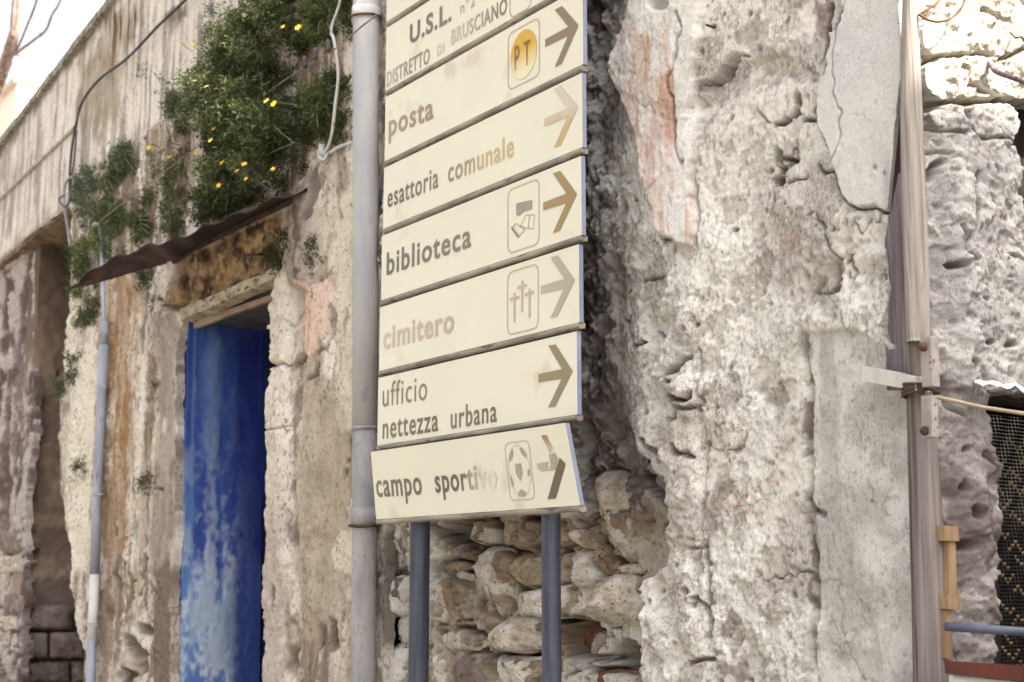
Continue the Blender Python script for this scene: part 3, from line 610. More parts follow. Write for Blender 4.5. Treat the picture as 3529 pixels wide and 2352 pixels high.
for o, d0, bu, mi in RUBBLE:
    q = q6(o); b = box_of(U2, V2, q, 40) & (pla < .9)
    if not b.any(): continue
    sdv = sdist(U2j[b], V2j[b], q); CR[b] = np.maximum(CR[b], ss(-26, -6, sdv) * ss(10, -4, sdv))
CR *= ss(-.35, .25, med + .35 * rgh) * (1 - pla)
D -= 0.10 * CR; D += .014 * rubble * (1 - CR) * ss(-.3, .3, med); D += rubble * (.012 * L1 - .02 * L3 + .008 * (1 - 2 * np.abs(fbm(X * 30, Z * 26, 4, 341))))
# cavities in the rubble
for cx, cy, rx, ry, dp in [(1600, 1840, 60, 38, .30), (1545, 1950, 52, 30, .26), (1795, 2015, 16, 30, .12), (2015, 2200, 90, 70, .42), (2190, 2262, 60, 60, .45), (1330, 2130, 30, 50, .10), (1325, 2180, 26, 30, .08), (2060, 1700, 55, 120, .08), (2100, 1880, 40, 40, .08), (2050, 1480, 45, 90, .06)]:
    hole(D, U2j, V2j, cx, cy, rx, ry, dp, CR, .9)
# ---- colour
col = np.tile(C(234, 227, 219), (*X.shape, 1))
col = mix(col, C(212, 207, 202), ss(2550, 2950, U + 120 * big) * 0.9)
col = mix(col, C(196, 190, 186), ss(0.05, 0.5, med + .3 * rgh) * 0.55)
col = mix(col, C(252, 247, 238), ss(-.05, 0.4, -med + .4 * big + .5 * ss(2650, 2480, U) * ss(2350, 2420, U)) * 0.8)
col = mix(col, C(182, 168, 154), ss(0.3, 0.65, rgh + 0.35 * med) * 0.4)
f1c, _, cic = worley(X * 22 + .3 * rgh, Z * 17 + .3 * med, 19)
col = mix(col, C(168, 162, 166), ss(0.36, 0.16, f1c) * (cic > .55) * 0.6 * (1 - smooth) * ss(700, 300, V))
col = mix(col, C(132, 110, 90), ss(0.34, 0.10, f1) * (ci > 0.72) * 0.35 * am); col = mix(col, C(96, 78, 64), pits * 0.7 * am)
pm = pk * ss(2140, 2215, U + 20 * med) * ss(60, 120, V + 30 * med) * ss(-0.2, 0.3, fbm(X * 22, Z * 5, 5, 151) + .14 + .2 * med - 0.9 * ss(2340, 2390, U) * ss(700, 500, V))
col = mix(col, C(250, 246, 240), pk * 0.8); col = mix(col, C(232, 204, 190), pm * 0.75); col = mix(col, C(206, 156, 132), pm * ss(0.25, 0.6, fbm(X * 14, Z * 5, 4, 152)) * 0.7)
gr = ss(-20, 40, sdist(Uj, Vj, [(2120, 440), (2205, 430), (2230, 640), (2300, 840), (2400, 870), (2400, 1400), (2180, 1400), (2120, 900)])); col = mix(col, C(198, 196, 188), gr * 0.6)
wrinkle_grey = wrm * 0.6; col = mix(col, C(176, 170, 158), wrinkle_grey * ss(-.2, .5, -wr))  # greyer in the hollows of the wrinkles
col = mix(col, C(240, 237, 232), smu * 0.95); col = mix(col, C(222, 212, 216), smu * ss(700, 100, V) * ss(-.2, .4, big) * 0.5); col = mix(col, C(150, 128, 124), ss(-8, 8, sdist(Uj, Vj, [(2818, -40), (2872, -40), (2862, 60), (2846, 150), (2812, 120)])) * .85)
col = mix(col, C(240, 236, 230), sml * (.4 + .3 * ss(-.3, .3, big + .4 * med))); col = mix(col, C(182, 180, 172), sml * ss(0.0, 0.5, med) * 0.5)
for poly, c, k in [([(2580, 1330), (2680, 1300), (2700, 1420), (2640, 1600), (2570, 1600), (2600, 1450)], C(150, 146, 136), .75), ([(2470, 1660), (2530, 1660), (2520, 1800), (2480, 1850), (2462, 1780)], C(138, 132, 122), .8),
                   ([(2510, 2090), (2570, 2090), (2590, 2400), (2490, 2400)], C(150, 134, 130), .8), ([(2480, 1860), (2760, 1900), (2780, 2352), (2600, 2352)], C(190, 182, 168), .5), ([(2690, 820), (2800, 810), (2800, 860), (2720, 870)], C(224, 196, 168), .6)]:
    col = mix(col, c, ss(-30, 30, sdist(U + 40 * med, V + 40 * rgh, poly)) * ss(-.3, .3, rgh + .3) * k)
col = mix(col, C(228, 206, 198), ss(-60, 60, sdist(U, V, [(2450, 1450), (2750, 1400), (2750, 1800), (2480, 1800)])) * ss(-.1, .4, med) * .45)
f1r, _, cir = worley(X * 40, Z * 40, 23); col = mix(col, C(205, 60, 52), ss(.34, .2, f1r) * (cir > .88) * ss(-40, 60, sdist(U, V, [(2480, 1420), (2720, 1560), (2700, 1820), (2560, 1820)])) * .8)
fs = fbm(X * 60, Z * 22, 4, 171); dk = np.tile(C(160, 148, 147), (*X.shape, 1)); dk = mix(dk, C(66, 55, 53), ss(-.1, .5, diag + .6 * fs + .3 * med) * .9); dk = mix(dk, C(222, 214, 208), ss(.1, .55, fs - .3 * diag) * .7)
dk = mix(dk, C(84, 68, 64), ss(2160, 2040, U) * ss(500, 100, V) * 0.5)
mort = np.tile(C(196, 180, 160), (*X.shape, 1)); mort = mix(mort, C(164, 142, 116), ss(-.3, .7, med)); mort = mix(mort, C(222, 212, 198), ss(.0, .6, -med + .5 * big) * .6)
mort = mix(mort, C(112, 88, 68), ss(.35, .7, fbm(X * 60, Z * 50, 4, 175) + .2 * med) * .6)
mort = mix(mort, C(240, 234, 226), ss(1450, 1400, U2 + 20 * med) * .85); mort = mix(mort, C(66, 48, 38), CR * .9)  # dirt and shade painted into stone crevices and cavities
mort = mix(mort, C(70, 56, 48), ss(1440, 1400, U2) * ss(.25, .5, fbm(X * 22, Z * 7, 4, 177)) * .8)
rb = ss(1700, 1830, V)[..., None]; nb = dk * (1 - rb) + mort * rb
col = nb + (col - nb) * np.maximum(pla, pk)[..., None]
seam = np.abs(U - np.interp(V, [1150, 1400, 1700, 1900, 2300, 2500], [2772, 2783, 2786, 2796, 2806, 2810])); col = mix(col, C(104, 86, 72), ss(26, 4, seam) * ss(1150, 1200, V) * ss(-.05, .35, fbm(X * 60, Z * 26, 4, 181) + .2 * med) * .8)
seam2 = np.abs(U - np.interp(V, [1150, 1860, 2000, 2400], [2436, 2440, 2462, 2500])); col = mix(col, C(120, 104, 90), ss(20, 3, seam2) * ss(1150, 1250, V) * ss(.0, .4, fbm(X * 50, Z * 20, 4, 182)) * .7)
col = mix(col, C(190, 178, 166), (1 - L1) * am * .15); col = mix(col, C(252, 248, 240), L2 * am * .6); col = mix(col, C(160, 146, 134), L3 * am * .35)
col = mix(col, C(86, 68, 56), np.maximum(ck1, .8 * ck2) * am * .8)
col = mix(col, C(176, 166, 154), smooth * ss(.1, .6, fbm(X * 9, Z * 1.6, 4, 333)) * .5); col = mix(col, C(120, 106, 94), smooth * crk(X * 3, Z * 2.2, 331, .014, 5) * ss(.1, .3, fbm(X * 1.5, Z * 1.5, 3, 332)) * smu * .7)
vsp = fbm(X * 95, Z * 48, 3, 183); col = mix(col, C(112, 94, 80), ss(.5, .75, vsp + .25 * med) * am * .35 * ss(.2, .8, pla)); col = mix(col, C(140, 130, 118), ss(.55, .8, vsp + .3 * big) * sml * .3)
col = np.minimum(col * (1 + .14 * (np.maximum(pla, pk) * (1 - .5 * smooth)))[..., None], .78)
col = mix(col, C(66, 48, 38), S * 0.95)  # brown dirt in cracks and holes, darkened to paint in crevice shade
spk = (0.62 - 0.25 * smooth) * (1 - 0.4 * pk) * ss(-.35, .4, med + .5 * big) * (1 - .45 * smu)
re = np.interp(V, [-400, 100, 290, 450, 600, 720, 780, 850, 1000, 1150, 1180, 1195, 1300, 1400, 1700, 2150, 2352, 3000],
               [3176, 3172, 3120, 3098, 3088, 3078, 3062, 3058, 3076, 3072, 3078, 3100, 3118, 3126, 3138, 3152, 3142, 3150]) + 8 * fbm(0 * X + 3.3, Z * 9, 4, 163) * ss(650, 760, V)
X, I1 = snap(X, U, re, 9999 + 0 * re, V > -1e9, 3); keep = faces_of(I1)
hfield('rubble_wall', np.stack([X, -D, Z], -1), None, keep, rgba(col, spk), WM, ruin, (0, 0.05, 0))
# stones of the rubble core under the signs
for i, (o, d0, bu, mi) in enumerate(RUBBLE):
    rock('rubble_stone', q6(o), d0, bu * (.65 + .45 * ((i * 7) % 5) / 5), M_stone[mi], ruin, i + 1, 0.09, seg=52, rings=14, flat=.12, grow=1.1)
# rooms behind
xc = at(3166, 100, .10)[0]
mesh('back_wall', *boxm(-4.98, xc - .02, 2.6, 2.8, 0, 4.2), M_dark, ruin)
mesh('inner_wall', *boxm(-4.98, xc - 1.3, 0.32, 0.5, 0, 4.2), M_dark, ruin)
mesh('roof_slab', *boxm(-4.98, xc - .02, 0.06, 2.8, 4.22, 4.35), M_soff, ruin)
# ---- the return wall round the corner, with its doorway
ys = np.arange(-0.06, 1.0, 0.0034); zs = np.r_[0.0, np.arange(0.98, 3.75, 0.0044), 4.3]
Y, Z = np.meshgrid(ys, zs); U, V = pix(np.full_like(Y, xc), Y, Z)
jx, jy = fbm(Y * 14, Z * 14, 4, 205), fbm(Y * 14, Z * 14, 4, 209); Uj, Vj = U + jx * 12, V + jy * 12
big, med, rgh, fin = fbm(Y * 2.5, Z * 2.5, 4, 211), fbm(Y * 9, Z * 9, 4, 212), fbm(Y * 28, Z * 28, 4, 213), fbm(Y * 70, Z * 70, 3, 214)
lowr = ss(1250, 1450, V)
layr = fbm(Y * 4.2, Z * 3.6, 6, 511, .58); R1, R2 = ss(.02, .05, layr), ss(.33, .36, layr); rck = crk(Y * 5, Z * 4, 521, .03, 5) * ss(-.1, .25, fbm(Y * 2, Z * 2, 3, 522))
D = -0.06 * ss(0.03, -0.07, Y) + 0.012 * big + 0.008 * R1 + .008 * R2 - .013 * rck + .004 * (1 - 2 * np.abs(fbm(Y * 30, Z * 28, 4, 523))) + (0.005 + 0.014 * lowr) * med + (0.004 + 0.006 * lowr) * rgh + 0.0015 * fin
S = np.zeros_like(D)
for pts, wd, dp in [([(3185, 325), (3225, 340), (3290, 345), (3330, 360), (3420, 350), (3480, 345)], 16, .05), ([(3180, 205), (3240, 200), (3320, 180), (3400, 195), (3460, 205), (3540, 160)], 10, .03),
                    ([(3335, 240), (3338, 320), (3325, 400), (3325, 450)], 10, .025), ([(3340, 285), (3400, 310), (3450, 330), (3500, 345)], 14, .045), ([(3195, 430), (3260, 450), (3310, 470)], 9, .02),
                    ([(3325, 450), (3365, 482), (3440, 475), (3520, 490)], 9, .02), ([(3210, 500), (3270, 540)], 7, .012), ([(3360, 600), (3345, 680), (3330, 790), (3315, 830)], 8, .025),
                    ([(3200, 320), (3250, 365)], 15, .06), ([(3395, 40), (3430, 62), (3465, 68)], 9, .02), ([(3215, 165), (3240, 200)], 8, .02), ([(3470, 880), (3529, 900)], 7, .012),
                    ([(3300, 780), (3310, 870), (3340, 900)], 7, .012), ([(3280, 1300), (3300, 1400), (3330, 1440)], 9, .02), ([(3390, 1560), (3410, 1640)], 9, .02)]:
    stroke(D, Uj, Vj, pts, wd, dp, S, .55)
for cx, cy, rx, ry, dp in [(3245, 590, 20, 22, .06), (3258, 565, 14, 14, .04), (3418, 590, 11, 20, .03), (3300, 905, 24, 14, .06), (3382, 1030, 9, 9, .03), (3450, 770, 8, 10, .02), (3262, 1595, 13, 24, .06), (3265, 1715, 12, 26, .05),
                           (3250, 230, 10, 14, .03), (3320, 232, 14, 12, .04), (3350, 1770, 20, 26, .05), (3330, 1680, 14, 20, .03), (3330, 1880, 34, 22, .05), (3340, 1540, 14, 14, .04), (3470, 1190, 20, 14, .03), (3350, 1260, 16, 22, .035), (3400, 1180, 14, 12, .025)]:
    hole(D, Uj, Vj, cx, cy, rx, ry, dp, S, .75)
f1, f2, ci = worley(Y * 30, Z * 30, 37); pits = ss(.32, .12, f1) * (ci > .7); D -= .003 * pits
col = np.tile(C(212, 207, 202), (*Y.shape, 1)); col = mix(col, C(178, 172, 170), ss(.0, .5, med + .3 * rgh) * .6); col = mix(col, C(236, 230, 222), ss(.1, .5, -med + .3 * big) * .6)
col = mix(col, C(80, 64, 54), rck * .75); col = mix(col, C(232, 227, 222), R2 * .5); col = mix(col, C(240, 228, 204), ss(420, 300, V) * .6)  # top warmed to yellow-white: sunlight put into the colour
col = mix(col, C(120, 104, 96), pits * .6); col = mix(col, C(158, 146, 144), lowr * .65); col = mix(col, C(112, 96, 92), lowr * ss(.0, .5, med + .3 * big) * .7)  # lower wall greyed: its shadow put into the colour, with some dirt
col = mix(col, C(82, 66, 56), S * .8)  # dirt and painted crevice shade in the cracks and holes
Uc, Vc = (U[:-1, :-1] + U[1:, 1:]) / 2 + 6 * jx[:-1, :-1], (V[:-1, :-1] + V[1:, 1:]) / 2
keep = ~((Uc > np.interp(Vc, [1280, 1340, 1700, 2352, 3000], [3385, 3400, 3425, 3410, 3410])) & (Vc > 1335 + 10 * jy[:-1, :-1] + np.interp(Uc, [3380, 3460], [0, 20])) & (Uc < 4100))
keep &= ~((Uc > np.interp(Vc, [330, 500, 790], [3502, 3510, 3528])) & (Vc > 335) & (Vc < 800) & (Uc < 3900))
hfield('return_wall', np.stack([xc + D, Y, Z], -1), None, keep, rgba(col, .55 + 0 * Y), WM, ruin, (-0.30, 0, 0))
for i, o in enumerate([[(3185, 215), (3250, 215), (3318, 240), (3330, 330), (3250, 345), (3195, 310)], [(3345, 225), (3420, 215), (3500, 285), (3500, 335), (3430, 325), (3345, 280)],
                       [(3205, 380), (3270, 375), (3318, 440), (3300, 462), (3215, 430)], [(3340, 440), (3400, 378), (3505, 365), (3512, 470), (3430, 470), (3372, 478)],
                       [(3180, 60), (3300, 40), (3320, 120), (3290, 175), (3185, 185)], [(3335, 60), (3480, 20), (3540, 60), (3540, 140), (3430, 185), (3330, 160)]]):
    rock('limewashed_stone', o, 0, 0.006, M_stone[4 if i not in (2, 3) else 6], ruin, 60 + i, 0.06, 'side', xc - (.006 if i not in (2, 3) else .012), 44, 12, .8, .06)
# floors inside the doorway and a beam over it
ydoor = atx(3400, 1800, xc)[1]
mesh('door_beam', *boxm(xc - .28, xc - .06, ydoor - .02, ydoor + 1.2, atx(3450, 1338, xc)[2] - .02, atx(3450, 1338, xc)[2] + .12), mat('dark_beam', C(58, 46, 40), C(88, 70, 58), 12, .9, stretch=(1, .2, 1)), ruin)
wy = atx(3510, 600, xc)[1]
mesh('window_shade_sheet', *boxm(xc - .16, xc - .12, wy - .1, wy + .7, atx(3529, 800, xc)[2] - .1, atx(3510, 330, xc)[2] + .1), mat('window_shade_brown', C(40, 32, 30), C(58, 46, 42), 10, .9, stretch=(1, 6, 1)), ruin)  # dark sheet standing in for the unlit window gap

# ================================================================== signpost
def txt_mesh(s, off=0.0):
    c = bpy.data.curves.new('t', 'FONT'); c.body = s; c.size = 1.0; c.space_character = 1.12; c.offset = off; c.extrude = 0.0; c.resolution_u = 4
    o = bpy.data.objects.new('t', c); col_.objects.link(o); dg = bpy.context.evaluated_depsgraph_get()
    me = bpy.data.meshes.new_from_object(o.evaluated_get(dg)); bpy.data.objects.remove(o); bpy.data.curves.remove(c)
    v = np.array([p.co[:2] for p in me.vertices]); f = [tuple(p.vertices) for p in me.polygons]; bpy.data.meshes.remove(me); return v, f
XH = txt_mesh('x')[0][:, 1].max(); CH = txt_mesh('H')[0][:, 1].max()
def ink(name, c0, c1=None, p0=0.0, p1=1.0, vert=False):
    """sun-bleached paint: colour runs from c0 to c1 along the piece, with worn flecks"""
    c1 = c0 if c1 is None else c1
    m = bpy.data.materials.new(name); m.use_nodes = True; t = m.node_tree; n = t.nodes; l = t.links; b = n['Principled BSDF']; b.inputs['Roughness'].default_value = .6
    tc = n.new('ShaderNodeTexCoord'); sp = n.new('ShaderNodeSeparateXYZ'); l.new(tc.outputs['Generated'], sp.inputs[0])
    nz = n.new('ShaderNodeTexNoise'); nz.inputs['Scale'].default_value = 24; nz.inputs['Detail'].default_value = 4; l.new(tc.outputs['Object'], nz.inputs[0])
    ad = n.new('ShaderNodeMath'); ad.operation = 'MULTIPLY_ADD'; ad.inputs[1].default_value = .25; l.new(nz.outputs[0], ad.inputs[0]); l.new(sp.outputs[2 if vert else 0], ad.inputs[2])
    rp = n.new('ShaderNodeValToRGB'); rp.color_ramp.elements[0].position = max(0, p0 + .12); rp.color_ramp.elements[1].position = min(1, p1 + .12)
    rp.color_ramp.elements[0].color = (*c0, 1); rp.color_ramp.elements[1].color = (*c1, 1); l.new(ad.outputs[0], rp.inputs[0]); l.new(rp.outputs[0], b.inputs['Base Color']); return m
SD = 0.30
sign = empty('signpost', (at(1700, 2000, SD)[0], -SD, 0))
tag(sign, 'stack of cream Italian direction signs with right-pointing arrows on two blue-grey posts', 'sign')
M_panel = mat('cream_enamel', C(242, 236, 214, .84), C(247, 241, 219, .84), 3, 0.45, c3=C(228, 217, 192, .84), scale3=5, t3=.6, bump=.03)
M_rail = mat('grey_aluminium', C(126, 116, 102), C(178, 168, 148), 9, .5, stretch=(.6, 3, 3), metal=0.0, c3=C(92, 82, 74), scale3=14, t3=.6)
M_side = mat('skylight_tinted_edge', C(140, 146, 172), C(164, 168, 188), 8, .5)  # panel sides: bluish tint of the skylight put into the colour
M_post = mat('blue_grey_post', C(46, 50, 66), C(78, 83, 98), 12, .6, stretch=(3, 3, .35), c3=C(62, 46, 40), scale3=24, t3=.62, spec=.5)
Lp = [(1328, 335), (1325, 575), (1320, 805), (1313, 1050), (1306, 1295), (1300, 1553), (1297, 1806)]
Rp = [(2012, -62), (2010, 240), (2008, 530), (2005, 835), (1997, 1135), (1990, 1452), (2003, 1768)]
lb = [at(*p, SD) for p in Lp]; rb_ = [at(*p, SD) for p in Rp]
PAN = [(lb[0][0], rb_[0][0], lb[0][2] + .283), ] + [(a[0], b[0], (a[2] + b[2]) / 2) for a, b in zip(lb, rb_)]
names = ['blank', 'usl', 'posta', 'esattoria', 'biblioteca', 'cimitero', 'ufficio', 'campo']
panels = {}
def panel(i):
    x0, x1, z0 = PAN[i]; z1 = (PAN[i - 1][2] if i else z0 + .283) - .007
    tilt = 0.035 if names[i] == 'campo' else 0.0
    rl = 0.019
    y = lambda z: -SD - tilt * (z - z0 - .1) / .27 - (.012 if tilt else 0)
    sh = (0.052 if tilt else 0)                            # the lowest panel hangs askew
    sx = lambda z, xx=None: -sh * (z - z0) / .27 * .62 * (1 if xx is None else -.3 + 1.3 * (xx - x0) / (x1 - x0))
    zf = z0 + rl
    def bx(za, zb, f0, f1, xa, xb):
        return hexa([(xa + sx(za, xa), y(za) - f1, za), (xb + sx(za, xb), y(za) - f1, za), (xb + sx(zb, xb), y(zb) - f1, zb), (xa + sx(zb, xa), y(zb) - f1, zb),
                     (xa + sx(za, xa), y(za) - f0, za), (xb + sx(za, xb), y(za) - f0, za), (xb + sx(zb, xb), y(zb) - f0, zb), (xa + sx(zb, xa), y(zb) - f0, zb)])
    p = mesh('sign_panel', *bx(zf, z1, -.016, 0, x0, x1), [M_panel, M_side], sign)
    for q in p.data.polygons[1:]: q.material_index = 1
    # folded lower rail, leaning back under the panel
    V_, F_ = [], []
    prof = [(0.0, zf - .001), (0.004, z0 + rl * .6), (0.003, z0 + rl * .25), (-.006, z0), (-.024, z0 + .002), (-.024, zf - .001)]
    ns = 24
    for k in range(ns + 1):
        xx = x0 + (x1 - .004 - x0) * k / ns; wob = .0012 * math.sin(k * 1.7 + i)
        for (dd, zz) in prof: V_.append((xx + sx(zz, xx), y(zz) - dd + wob, zz + wob))
    n = len(prof)
    F_ = [(k * n + a, k * n + (a + 1) % n, (k + 1) * n + (a + 1) % n, (k + 1) * n + a) for k in range(ns) for a in range(n)] + [tuple(range(n)), tuple(range(ns * n, ns * n + n))]
    mesh('rail', V_, F_, M_rail, p)
    panels[names[i]] = (p, y, sx, x0, z0)
    return p
labels = {'blank': 'topmost panel, plain cream in view', 'usl': 'panel lettered U.S.L. DISTRETTO DI BRUSCIANO', 'posta': 'panel lettered posta with yellow PT disc', 'esattoria': 'panel lettered esattoria comunale, fading to ochre',
          'biblioteca': 'panel lettered biblioteca with book pictogram', 'cimitero': 'panel lettered cimitero, faded, with three crosses', 'ufficio': 'panel lettered ufficio nettezza urbana', 'campo': 'lowest panel, hanging askew, lettered campo sportivo'}
for i in range(8): panel(i)['label'] = labels[names[i]]
def flat(name, key, polys, m, lift=.0015):
    """painted marks on a panel: outlines given as (x, z) on the sign plane"""
    p, y, sx, x0, z0 = panels[key]; V_, F_ = [], []
    for v, f in polys:
        o = len(V_); V_ += [(a + 0, y(b) - lift, b) for a, b in v]; F_ += [tuple(k + o for k in q) for q in f]
    return mesh(name, V_, F_, m, p)
def sp2(px, py):
    q = at(px, py, SD); return (q[0], q[2])
def word(key, s, a, b, h, m, cap=False, off=0.012, part='lettering'):
    """lettering s from baseline point a to baseline point b (picture), letters h tall at a"""
    v, f = txt_mesh(s, off); A, B = np.array(sp2(*a)), np.array(sp2(*b)); Ht = sp2(a[0], a[1] - h)[1] - A[1]
    x0, x1 = v[:, 0].min(), v[:, 0].max(); t = (v[:, 0] - x0) / (x1 - x0); k = Ht / (CH if cap else XH)
    pts = np.stack([A[0] + t * (B[0] - A[0]), A[1] + t * (B[1] - A[1]) + v[:, 1] * k], -1)
    return flat(part, key, [(pts.tolist(), f)], m)
def h4(L, s=.3102, ox=1300, oy=0): return [sp2(ox + x * s, oy + y * s) for x, y in L]
BG = C(244, 238, 220, .84)
K = lambda r, g, b: C(r, g, b, .84)
# arrow: measured once on the posta panel, repeated at the same place on the others
ARW = h4([(1870, 440), (2125, 300), (1975, 110), (2055, 70), (2240, 285), (2050, 715), (1975, 750), (2120, 405), (1870, 525)])
ar0 = np.array(ARW) - np.array([PAN[2][1], PAN[2][2]])
def arrow(key, m, lift=.0015):
    i = names.index(key); pts = [(PAN[i][1] + a, PAN[i][2] + b) for a, b in ar0]
    return flat('arrow', key, [(pts, [(0, 1, 7, 8), (1, 2, 3, 4), (1, 4, 7), (4, 5, 6, 7)])], m, lift)
def ring_frame(key, q, m, wpx=0.004, r=0.028, part='pictogram_frame'):
    (xa, za), (xb, zb) = sp2(*q[0]), sp2(*q[2]); lo_, hi_ = [], []
    def rr_(i_):
        L = []
        for cx, cz, a0 in ((xb - r, za - r, 0), (xa + r, za - r, 90), (xa + r, zb + r, 180), (xb - r, zb + r, 270)):
            for k in range(6):
                a = R(a0 + 18 * k); L.append((cx + (r - i_) * math.cos(a), cz + (r - i_) * math.sin(a)))
        return L
    a, b = rr_(0), rr_(wpx); n = len(a)
    flat(part, key, [(a + b, [(k, (k + 1) % n, n + (k + 1) % n, n + k) for k in range(n)])], m)
    return xa, xb, zb, za
i_dark, i_mid = ink('faded_black', K(112, 104, 92)), ink('faded_brown', K(150, 132, 108))
word('usl', 'U.S.L.', (1413, 152), (1556, 70), 62, ink('ink_usl', K(118, 110, 100), K(140, 128, 112)), True, .03)
word('usl', 'n°2', (1587, 50), (1638, 20), 40, ink('ink_n2', K(190, 176, 156)), True, .0)
word('usl', 'DISTRETTO', (1334, 300), (1481, 216), 48, ink('ink_dist', K(190, 176, 160), K(160, 146, 128), .1, .5), True, .015)
word('usl', 'DI', (1508, 195), (1531, 182), 36, ink('ink_di', K(218, 204, 184)), True, .0)
word('usl', 'BRUSCIANO', (1556, 156), (1748, 44), 50, ink('ink_brus', K(214, 200, 184), K(140, 126, 108), .15, .85), True, .015)
ring_frame('usl', [(1757, -90), (0, 0), (1832, 25)], ink('ink_frame0', K(190, 176, 156)))
arrow('usl', i_mid)
i_posta = ink('ink_posta', K(178, 158, 138), K(166, 146, 124))
word('posta', 'posta', (1340, 470), (1494, 407), 48, i_posta, False, .02)
xa, xb, zb, za = ring_frame('posta', [(1751, 118), (0, 0), (1861, 261)], ink('ink_frame1', K(196, 176, 152)))
cx, cz = (xa + xb) / 2, (za + zb) / 2
disc = [(cx + .083 * (xb - xa) / .2 * math.cos(R(a)), cz + .083 * (za - zb) / .2 * math.sin(R(a))) for a in range(0, 360, 10)]
flat('yellow_disc', 'posta', [(disc, [tuple(range(36))])], ink('ink_yellow', K(248, 238, 196), K(228, 178, 62), .15, .62, True))
word('posta', 'P T', (1776, 246), (1829, 222), 84, ink('ink_pt', K(206, 178, 120), K(140, 112, 60), .0, .4, True), True, .0, 'disc_lettering').location.y -= .002
arrow('posta', ink('ink_arrow1', K(148, 126, 104)))
word('esattoria', 'esattoria', (1336, 717), (1511, 645), 45, ink('ink_esat', K(112, 102, 90), K(140, 128, 112)), False, .012)
word('esattoria', 'comunale', (1545, 630), (1771, 537), 47, ink('ink_com', K(156, 144, 128), K(220, 188, 130), .15, .6), False, .012)
arrow('esattoria', ink('ink_arrow2', K(208, 180, 128), K(222, 206, 190), .3, .6, True))
i_bib = ink('ink_bib', K(118, 110, 96), K(140, 128, 112))
word('biblioteca', 'biblioteca', (1333, 949), (1624, 850), 49, i_bib, False, .018)
i_fr = ink('ink_frame2', K(206, 184, 152)); ring_frame('biblioteca', [(1750, 656), (0, 0), (1860, 842)], i_fr)
def hb(L): return h4(L, .37, 1720, 560)
def outline(key, pts, wd, m, part='pictogram'):
    polys = []; n = len(pts)
    for k in range(n):
        a, b = np.array(pts[k]), np.array(pts[(k + 1) % n]); t = b - a; nn = np.array([-t[1], t[0]]) / (np.hypot(*t) + 1e-9) * wd / 2
        polys.append(([tuple(a - nn), tuple(b - nn), tuple(b + nn), tuple(a + nn)], [(0, 1, 2, 3)]))
    return flat(part, key, polys, m)
i_bk = ink('ink_book', K(168, 156, 142)); i_bk2 = ink('ink_book2', K(206, 186, 158))
flat('pictogram', 'biblioteca', [(hb([(162, 385), (230, 368), (232, 460), (190, 498), (162, 490)]), [(0, 1, 2, 3, 4)]), (hb([(234, 366), (310, 350), (310, 435), (236, 460)]), [(0, 1, 2, 3)])], i_bk)
outline('biblioteca', hb([(200, 595), (250, 495), (330, 490), (322, 620), (262, 618)]), .003, i_bk2); outline('biblioteca', hb([(288, 492), (272, 618)]), .002, i_bk2)
outline('biblioteca', hb([(118, 610), (162, 570), (240, 628), (180, 700)]), .004, i_bk2)
flat('pictogram', 'biblioteca', [(hb([(115, 612), (132, 600), (192, 680), (180, 704)]), [(0, 1, 2, 3)])], i_bk2)
arrow('biblioteca', ink('ink_arrow3', K(174, 148, 98), K(166, 140, 92)))
i_cim = ink('ink_cim', K(216, 200, 182), K(204, 184, 164)); word('cimitero', 'cimitero', (1321, 1204), (1565, 1142), 49, i_cim, False, .025)
ring_frame('cimitero', [(1749, 940), (0, 0), (1857, 1132)], i_fr)
for cxp, t0, b0, l0, r0, yb in ((145, 1215, 1485, 105, 190, 1285), (217, 1105, 1395, 175, 260, 1175), (285, 1180, 1450, 245, 325, 1240)):
    (xa, za), (_, zb) = hb([(cxp, t0), (cxp, b0)]); w_ = .005; (xl_, zl), (xr_, zr) = hb([(l0, yb)]) + hb([(r0, yb - 35)]); zl = (zl + zr) / 2
    flat('pictogram', 'cimitero', [([(xa - w_, zb), (xa + w_, zb), (xa + w_, zl - w_), (xa - w_, zl - w_)], [(0, 1, 2, 3)]), ([(xa - w_, zl + w_), (xa + w_, zl + w_), (xa + w_, za), (xa - w_, za)], [(0, 1, 2, 3)]),
                                   ([(xl_, zl - w_), (xr_, zl - w_), (xr_, zl + w_), (xl_, zl + w_)], [(0, 1, 2, 3)])], ink('ink_cross', K(206, 188, 160)))
arrow('cimitero', ink('ink_arrow4', K(196, 186, 172), K(186, 176, 152)))
i_uff = ink('ink_uff', K(142, 126, 104), K(150, 132, 110)); word('ufficio', 'ufficio', (1319, 1403), (1472, 1378), 54, i_uff, False, .0)
i_net = ink('ink_net', K(136, 124, 104), K(122, 106, 84)); word('ufficio', 'nettezza', (1319, 1512), (1511, 1485), 48, i_net, False, .012)
word('ufficio', 'urbana', (1554, 1478), (1713, 1453), 48, i_net, False, .012)
arrow('ufficio', ink('ink_arrow5', K(160, 142, 104), K(150, 136, 100)))
word('campo', 'campo', (1310, 1713), (1466, 1704), 52, ink('ink_campo', K(138, 130, 104), K(118, 108, 86), .0, .3), False, .016)
word('campo', 'sportivo', (1513, 1698), (1725, 1680), 52, ink('ink_sport', K(108, 98, 80), K(238, 228, 210), .45, .92), False, .018)
xa, xb, zb, za = ring_frame('campo', [(1764, 1530), (0, 0), (1850, 1722)], ink('ink_frame6', K(196, 188, 168)), .003, .022)
hc = lambda L: h4(L, .3102, 1300, 1500)
el = [(1632 + 118 * math.cos(R(a)), 405 + 285 * math.sin(R(a))) for a in range(0, 360, 12)]
outline('campo', hc(el), .0022, ink('ink_ball', K(222, 212, 190)))
i_bp = ink('ink_patch', K(176, 168, 150))
